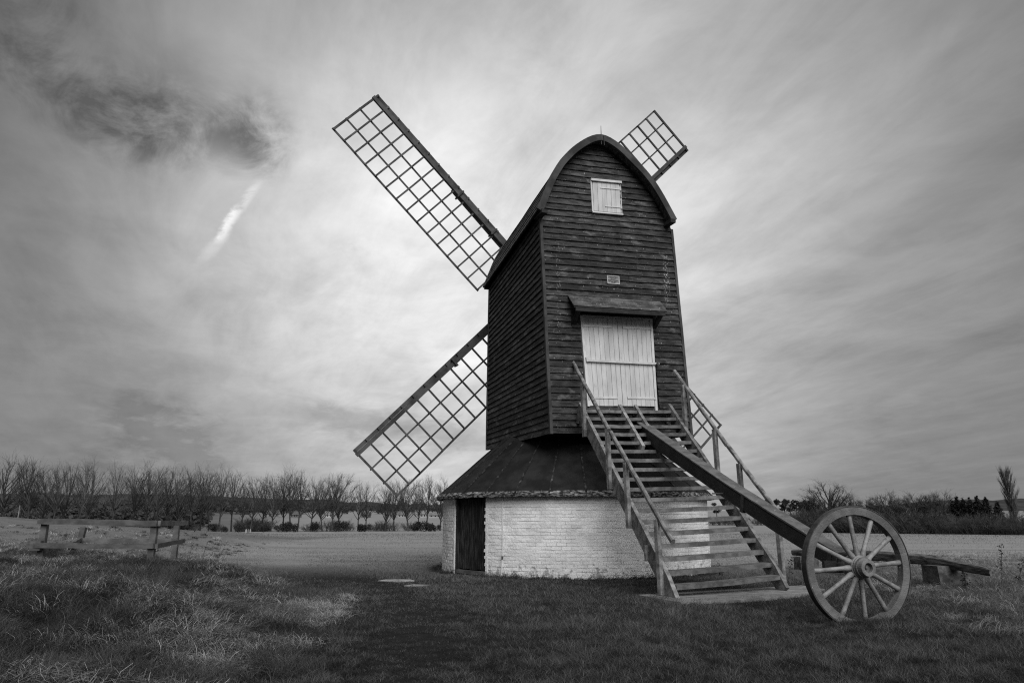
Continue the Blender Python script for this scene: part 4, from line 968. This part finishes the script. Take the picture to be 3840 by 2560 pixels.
for px, by, wp, rz, wh, lb in ((1022, 1912, 44, .5, False, 'grey gabled house glimpsed through the row left of the lower sail'), (1110, 1920, 34, -.2, False, 'small house glimpsed between two trunks left of the lower sail tip'),
        (1238, 1930, 34, .3, True, 'pale house glimpsed straight left of the sail tip'), (1372, 1925, 30, -.3, False, 'grey house seen beneath the left edge of the lower sail'),
        (1462, 1922, 36, .25, False, 'gabled house seen just below the lowest sail corner'), (1512, 1924, 34, -.15, True, 'pale house just right of the lowest sail corner'),
        (1580, 1930, 40, .1, True, 'white house standing near the roundhouse eave'), (1632, 1934, 44, 0, True, 'white long house touching the roundhouse wall')):
    house(px, by, wp, rz, lb, 300, wh, 1.6 if wp > 42 and px > 1600 else 1.0)
pl = MB().tube([(0, 0, -.3), (.05, 0, 4.0)], [.09, .07], 7).build('marker_pole', M['housewall'], None)
r_ = ray(65, HOR); pl.location = (r_[0]/r_[1]*120, 120, G(r_[0]/r_[1]*120, 120)-.0); tag(pl, 'thin pale pole among the trees at the far left', 'pole')
for i, px in enumerate((926, 934, 942)):
    r_ = ray(px, HOR); x = r_[0]/r_[1]*132
    o = MB().tube([(0, 0, -.1), (0, 0, .45), (0, 0, .62), (0, 0, .70)], [.14, .14, .11, .05], 7).build('marker_post', M['housewhite' if i != 1 else 'housewall'], None); o.location = (x, 132, G(x, 132))
    tag(o, ('left', 'middle', 'right')[i]+'most of three tiny pale posts at the foot of the tree row' if i != 1 else 'middle one of three tiny pale posts at the foot of the tree row', 'post', 'tiny posts below the tree row')

# ------------------------------------------------------------------ weeds
def weed(x, y, h, lean, seed, label, leafy=True):
    rs = random.Random(seed); z = G(x, y); o = empty('dead_weed', (x, y, z), label, 'weed', 'dead weed stalks')
    pts = [V(0, 0, -.03)]; d = V(lean, 0, 1.)
    for i in range(6): d = d+V(rs.gauss(0, .07), rs.gauss(0, .07), 0); pts.append(pts[-1]+d/np.linalg.norm(d)*h/6)
    m = MB(); m.tube(pts, [.008, .008, .007, .006, .005, .004, .002], 5); m.build('stem', M['dryweed'], o)
    v = []; f = []
    for k in range(60 if leafy else 18):
        t = rs.uniform(.35, 1)*6; j = min(int(t), 5); p = lerp(pts[j], pts[j+1], t-j)+V(rs.gauss(0, .03), rs.gauss(0, .03), rs.gauss(0, .02)); a = V(rs.gauss(0, 1), rs.gauss(0, 1), rs.gauss(0, 1)); a = a/np.linalg.norm(a)*rs.uniform(.012, .035); b = np.cross(a, (0.2, .5, .8))*.6
        n0 = len(v); v += [p-a, p+b, p+a, p-b]; f.append((n0, n0+1, n0+2, n0+3))
    m2 = MB(); m2.add(v, f); link('seed_head', m2.mesh_raw('seed_head', M['dryweed']), o)
for (px, Y, h, ln, sd_, lb) in ((3720, 15.2, .85, .12, 1, 'tall dark dead weed stalk standing right of the big stone block'), (3772, 14.8, .62, .15, 2, 'bushier dead weed stalk rightmost beyond the stone block'), (3590, 14.2, .42, .1, 3, 'short dead weed stalk in front of the big stone block'),
        (2938, 17.2, .60, .2, 4, 'dead weed beside the lowest handrail post, left of the wheel'), (2700, 17.0, .5, -.3, 5, 'dead weed sprig against the wall edge, seen through the stair'),
        (720, 20.5, .95, .12, 6, 'leftmost thin dead stalk beside the timber frame'), (765, 20.0, .8, .2, 7, 'middle thin dead stalk beside the timber frame'), (805, 19.5, .85, .25, 8, 'rightmost thin dead stalk beside the timber frame'), (20, 17, .55, -.3, 9, 'dead weed at the far left edge of the bank')):
    r_ = ray(px, HOR); x = r_[0]/r_[1]*Y; weed(x, Y, h, ln, sd_, lb, px > 900)

# ------------------------------------------------------------------ grass
def blades(name, x, y, h, w, lean, az, shade, mat, segs=2, label=None):
    n = len(x); z = height(x, y)-.005
    fa = RS.uniform(0, 2*math.pi, n); fx, fy = np.cos(fa)*w/2, np.sin(fa)*w/2
    lx, ly = np.cos(az)*lean*h, np.sin(az)*lean*h
    rows = []
    if segs == 1: lev = ((0, 0, 1.15), (.96, 1.0, 0))
    elif segs == 2: lev = ((0, 0, 1), (.55, .30, .8), (.96, 1.0, 0))
    else: lev = ((0, 0, 1), (.58, .16, .9), (.90, .52, .7), (.70, 1.0, 0))
    vs_ = []; sh = []
    drop = np.clip(1-.30*lean, .42, 1)
    for q, (hz, le, ww) in enumerate(lev):
        cx, cy, cz = x+lx*le, y+ly*le, z+h*hz*drop
        if q < len(lev)-1: vs_ += [np.stack([cx-fx*ww, cy-fy*ww, cz], -1), np.stack([cx+fx*ww, cy+fy*ww, cz], -1)]; sh += [shade*.9, shade*.9]
        else: vs_.append(np.stack([cx, cy, cz], -1)); sh.append(shade)
    k = len(vs_); v = np.stack(vs_, 1).reshape(-1, 3); s_ = np.stack(sh, 1).reshape(-1); b = np.arange(n)*k
    qs = [np.stack([b+2*i, b+2*i+1, b+2*i+3, b+2*i+2], -1) for i in range(len(lev)-2)]
    q_ = np.stack(qs, 1).reshape(-1, 4) if qs else None; t_ = np.stack([b+k-3, b+k-2, b+k-1], -1)
    o = link(name, fast_mesh(name, v, q_, t_, np.clip(s_, 0, 1.1), M[mat])); return tag(o, label, None, None, 'stuff')
def scatter(dens, d_ref, y0, y1, xspan=.80, pad=1.5):
    """points over the meadow, thinning with distance from the path side"""
    X = []; Yy = []
    for a in np.arange(y0, y1, .5):
        dn_ = dens*min(1, (d_ref/(a+.25))**2); wdt = 2*(xspan*(a+.5)+pad); k = RS.poisson(dn_*wdt*.5)
        X.append(RS.uniform(-wdt/2, wdt/2, k)); Yy.append(RS.uniform(a, a+.5, k))
    return np.concatenate(X), np.concatenate(Yy)
slab_poly = np.array([L(s, t, 0)[:2] for s, t in ((-.1, -5.42), (.4, -5.46), (1.5, -5.25), (2.6, -4.92), (3.25, -4.55), (3.4, -4.0), (2.0, -4.2), (-.3, -4.5))])
def in_poly(x, y, P_):
    r = np.zeros(len(x), bool); k = len(P_)
    for i in range(k):
        (x0, y0), (x1, y1) = P_[i], P_[(i+1) % k]
        c_ = ((y0 > y) != (y1 > y)) & (x < (x1-x0)*(y-y0)/(y1-y0+1e-9)+x0); r ^= c_
    return r
def clear(x, y):
    k = (np.hypot(x-RHX[0], y-RHX[1]) > RR+.03) & ~in_poly(x, y, slab_poly)
    k &= ~((np.hypot((x+2.55)/.42, (y-17.32)/.28) < 1)) & ~((np.hypot((x+1.95)/.24, (y-16.07)/.15) < 1))
    return k
# mown turf
x, y = scatter(3900, 6.5, 4.4, 40); k = clear(x, y); x, y = x[k], y[k]
rough = ss(-.3, 1.0, edge_rough(y)-x+1.6*(vnoise(x, y, .8, 21)-.5)); strw = ss(-.4, 1.4, x-edge_straw(y)+1.5*(vnoise(x, y, .9, 22)-.5))
pat = vnoise(x, y, .9, 31); pat2 = vnoise(x, y, 3.2, 32); pat3 = vnoise(x, y, .22, 33)
n = len(x); far = np.maximum(1, y/8)
trk = np.exp(-((x-np.interp(y, [4, 8, 12, 16, 22, 32], [-.6, -1.0, -1.4, -2.6, -6.2, -9.5]))/.75)**2)
h = (.028+.11*pat2*pat+.04*vnoise(x, y, 8.5, 34)+.02*RS.rand(n))*(1-.62*trk)*(1+.9*rough+.8*strw)*(1-.45*ss(15, 26, y+.1*x))
pat4 = vnoise(x, y, 8.5, 34)
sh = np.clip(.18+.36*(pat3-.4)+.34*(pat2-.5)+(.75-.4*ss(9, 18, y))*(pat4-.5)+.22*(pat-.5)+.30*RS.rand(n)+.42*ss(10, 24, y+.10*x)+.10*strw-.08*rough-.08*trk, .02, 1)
tip = RS.rand(n) < .10; sh = np.where(tip, np.clip(sh+.5, 0, 1), sh)
keep = RS.rand(n) > ss(20, 38, y+.1*x); x, y, h, sh, far = x[keep], y[keep], h[keep], sh[keep], far[keep]; n = len(x)
def lawn(k, segs, lb):
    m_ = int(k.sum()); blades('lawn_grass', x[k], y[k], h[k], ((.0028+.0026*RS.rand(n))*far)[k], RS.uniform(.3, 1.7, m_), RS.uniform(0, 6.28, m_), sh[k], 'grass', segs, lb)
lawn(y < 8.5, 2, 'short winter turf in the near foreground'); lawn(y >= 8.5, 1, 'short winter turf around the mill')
# long grass: in tussocks that lean together
def tussocks(name, cx, cy, per, hlo, hhi, spread, shade_lo, shade_hi, mat, label, wdt=.0040):
    k = clear(cx, cy); cx, cy = cx[k], cy[k]; m = len(cx); i = np.repeat(np.arange(m), per); n = len(i)
    sz = (.45+1.0*RS.rand(m)**1.6)[i]; az0 = (RS.uniform(-.9, .9, m)+np.where(RS.rand(m) < .5, -.4, 2.7))[i]
    rr_ = np.abs(RS.randn(n))*spread*sz; th = RS.uniform(0, 6.28, n); x = cx[i]+rr_*np.cos(th); y = cy[i]+rr_*np.sin(th)
    k = clear(x, y); x, y, i, sz, az0, th = x[k], y[k], i[k], sz[k], az0[k], th[k]; n = len(x)
    az = np.where(RS.rand(n) < .7, az0+RS.randn(n)*.7, th); far = np.maximum(1, y/9)
    h = RS.uniform(hlo, hhi, n)*sz; ts = RS.uniform(0, 1, m)[i]; sh = shade_lo+(shade_hi-shade_lo)*np.clip(.70*ts+.85*RS.rand(n)**1.3-.10, 0, 1.25)
    return blades(name, x, y, h, wdt*RS.uniform(.6, 1.3, n)*far, RS.uniform(.6, 2.8, n), az, sh, mat, 3, label)
x, y = scatter(66, 8.0, 4.6, 40); d_ = edge_rough(y)-x+1.2*(vnoise(x, y, .8, 41)-.5); k = (d_ > 0) & (RS.rand(len(x)) < .04+.96*ss(.40, .56, .35*vnoise(x, y, .8, 42)+.65*vnoise(x, y, 1.0, 6))*(1-.3*ss(24, 40, y)))
tussocks('straw_grass', x[k], y[k], 56, .05, .17, .10, .0, 1.0, 'straw', 'long pale dead grass lying over the bank')
x, y = scatter(22, 8.0, 4.6, 40); d_ = edge_rough(y)-x; k = (d_ > -.1) & (vnoise(x, y, .6, 52) > .25)
tussocks('rough_grass', x[k], y[k], 36, .06, .16, .11, .02, .6, 'grass', 'dark rough grass tussocks over the bank')
x, y = scatter(24, 10.0, 6.0, 30); d_ = x-edge_straw(y)+1.4*(vnoise(x, y, .7, 61)-.5); k = (d_ > 0) & (RS.rand(len(x)) < .2+.8*ss(.3, .7, vnoise(x, y, .6, 62)))
tussocks('straw_grass', x[k], y[k], 44, .06, .20, .12, .08, .75, 'straw', 'long pale dead grass around the old beam and stone blocks')
x, y = scatter(13, 7.0, 4.6, 20); k = (x > edge_rough(y)) & (vnoise(x, y, 1.1, 91) > .42); x, y = x[k], y[k]
tussocks('turf_tufts', x, y, 30, .05, .12, .07, .0, .75, 'grass', 'uneven clumps of longer grass through the turf')
# taller fringe where the mower cannot reach
a = RS.uniform(-1.9, 1.9, 420); a = a[(a < DA0+.02) | (a > DA1-.02)]; r_ = RR+.06+np.abs(RS.randn(len(a)))*.12
fx, fy = RHX[0]+r_*np.sin(a), RHX[1]-r_*np.cos(a)
t_ = RS.rand(90); f2 = [S(0, 0)+(S(0, .35)-S(0, 0))*q for q in t_]; f2x = np.array([p[0] for p in f2])+RS.randn(90)*.14-.12; f2y = np.array([p[1] for p in f2])+RS.randn(90)*.1
wx_ = WC[0]+RS.uniform(-.5, .5, 130); wy_ = WC[1]-.10+.2*(wx_-WC[0])+RS.randn(130)*.09
tussocks('fringe_grass', np.r_[fx, f2x, wx_], np.r_[fy, f2y, wy_], 14, .08, .20, .06, .03, .5, 'grass', 'taller grass fringing the wall, stair foot and wheel')

# thin crop and tufts over the field
y = 26+104*RS.rand(70000)**1.3; x = RS.uniform(-.85, .85, len(y))*y
k = (np.hypot(x-RHX[0], y-RHX[1]) > RR+.1) & (RS.rand(len(y)) < .25+.75*vnoise(x, y*2.2, .25, 81)); x, y = x[k], y[k]; n = len(x)
blades('field_grass', x, y, (.03+.05*RS.rand(n))*np.clip(y/40, 1, 2), .010*np.maximum(1, y/22), RS.uniform(.2, 1.2, n), RS.uniform(0, 6.28, n), np.clip(.55+.8*(vnoise(x, y*2, .2, 82)-.35)+.5*(RS.rand(n)-.4), .15, 1), 'grass', 1, 'sparse winter crop and tufts across the open field')
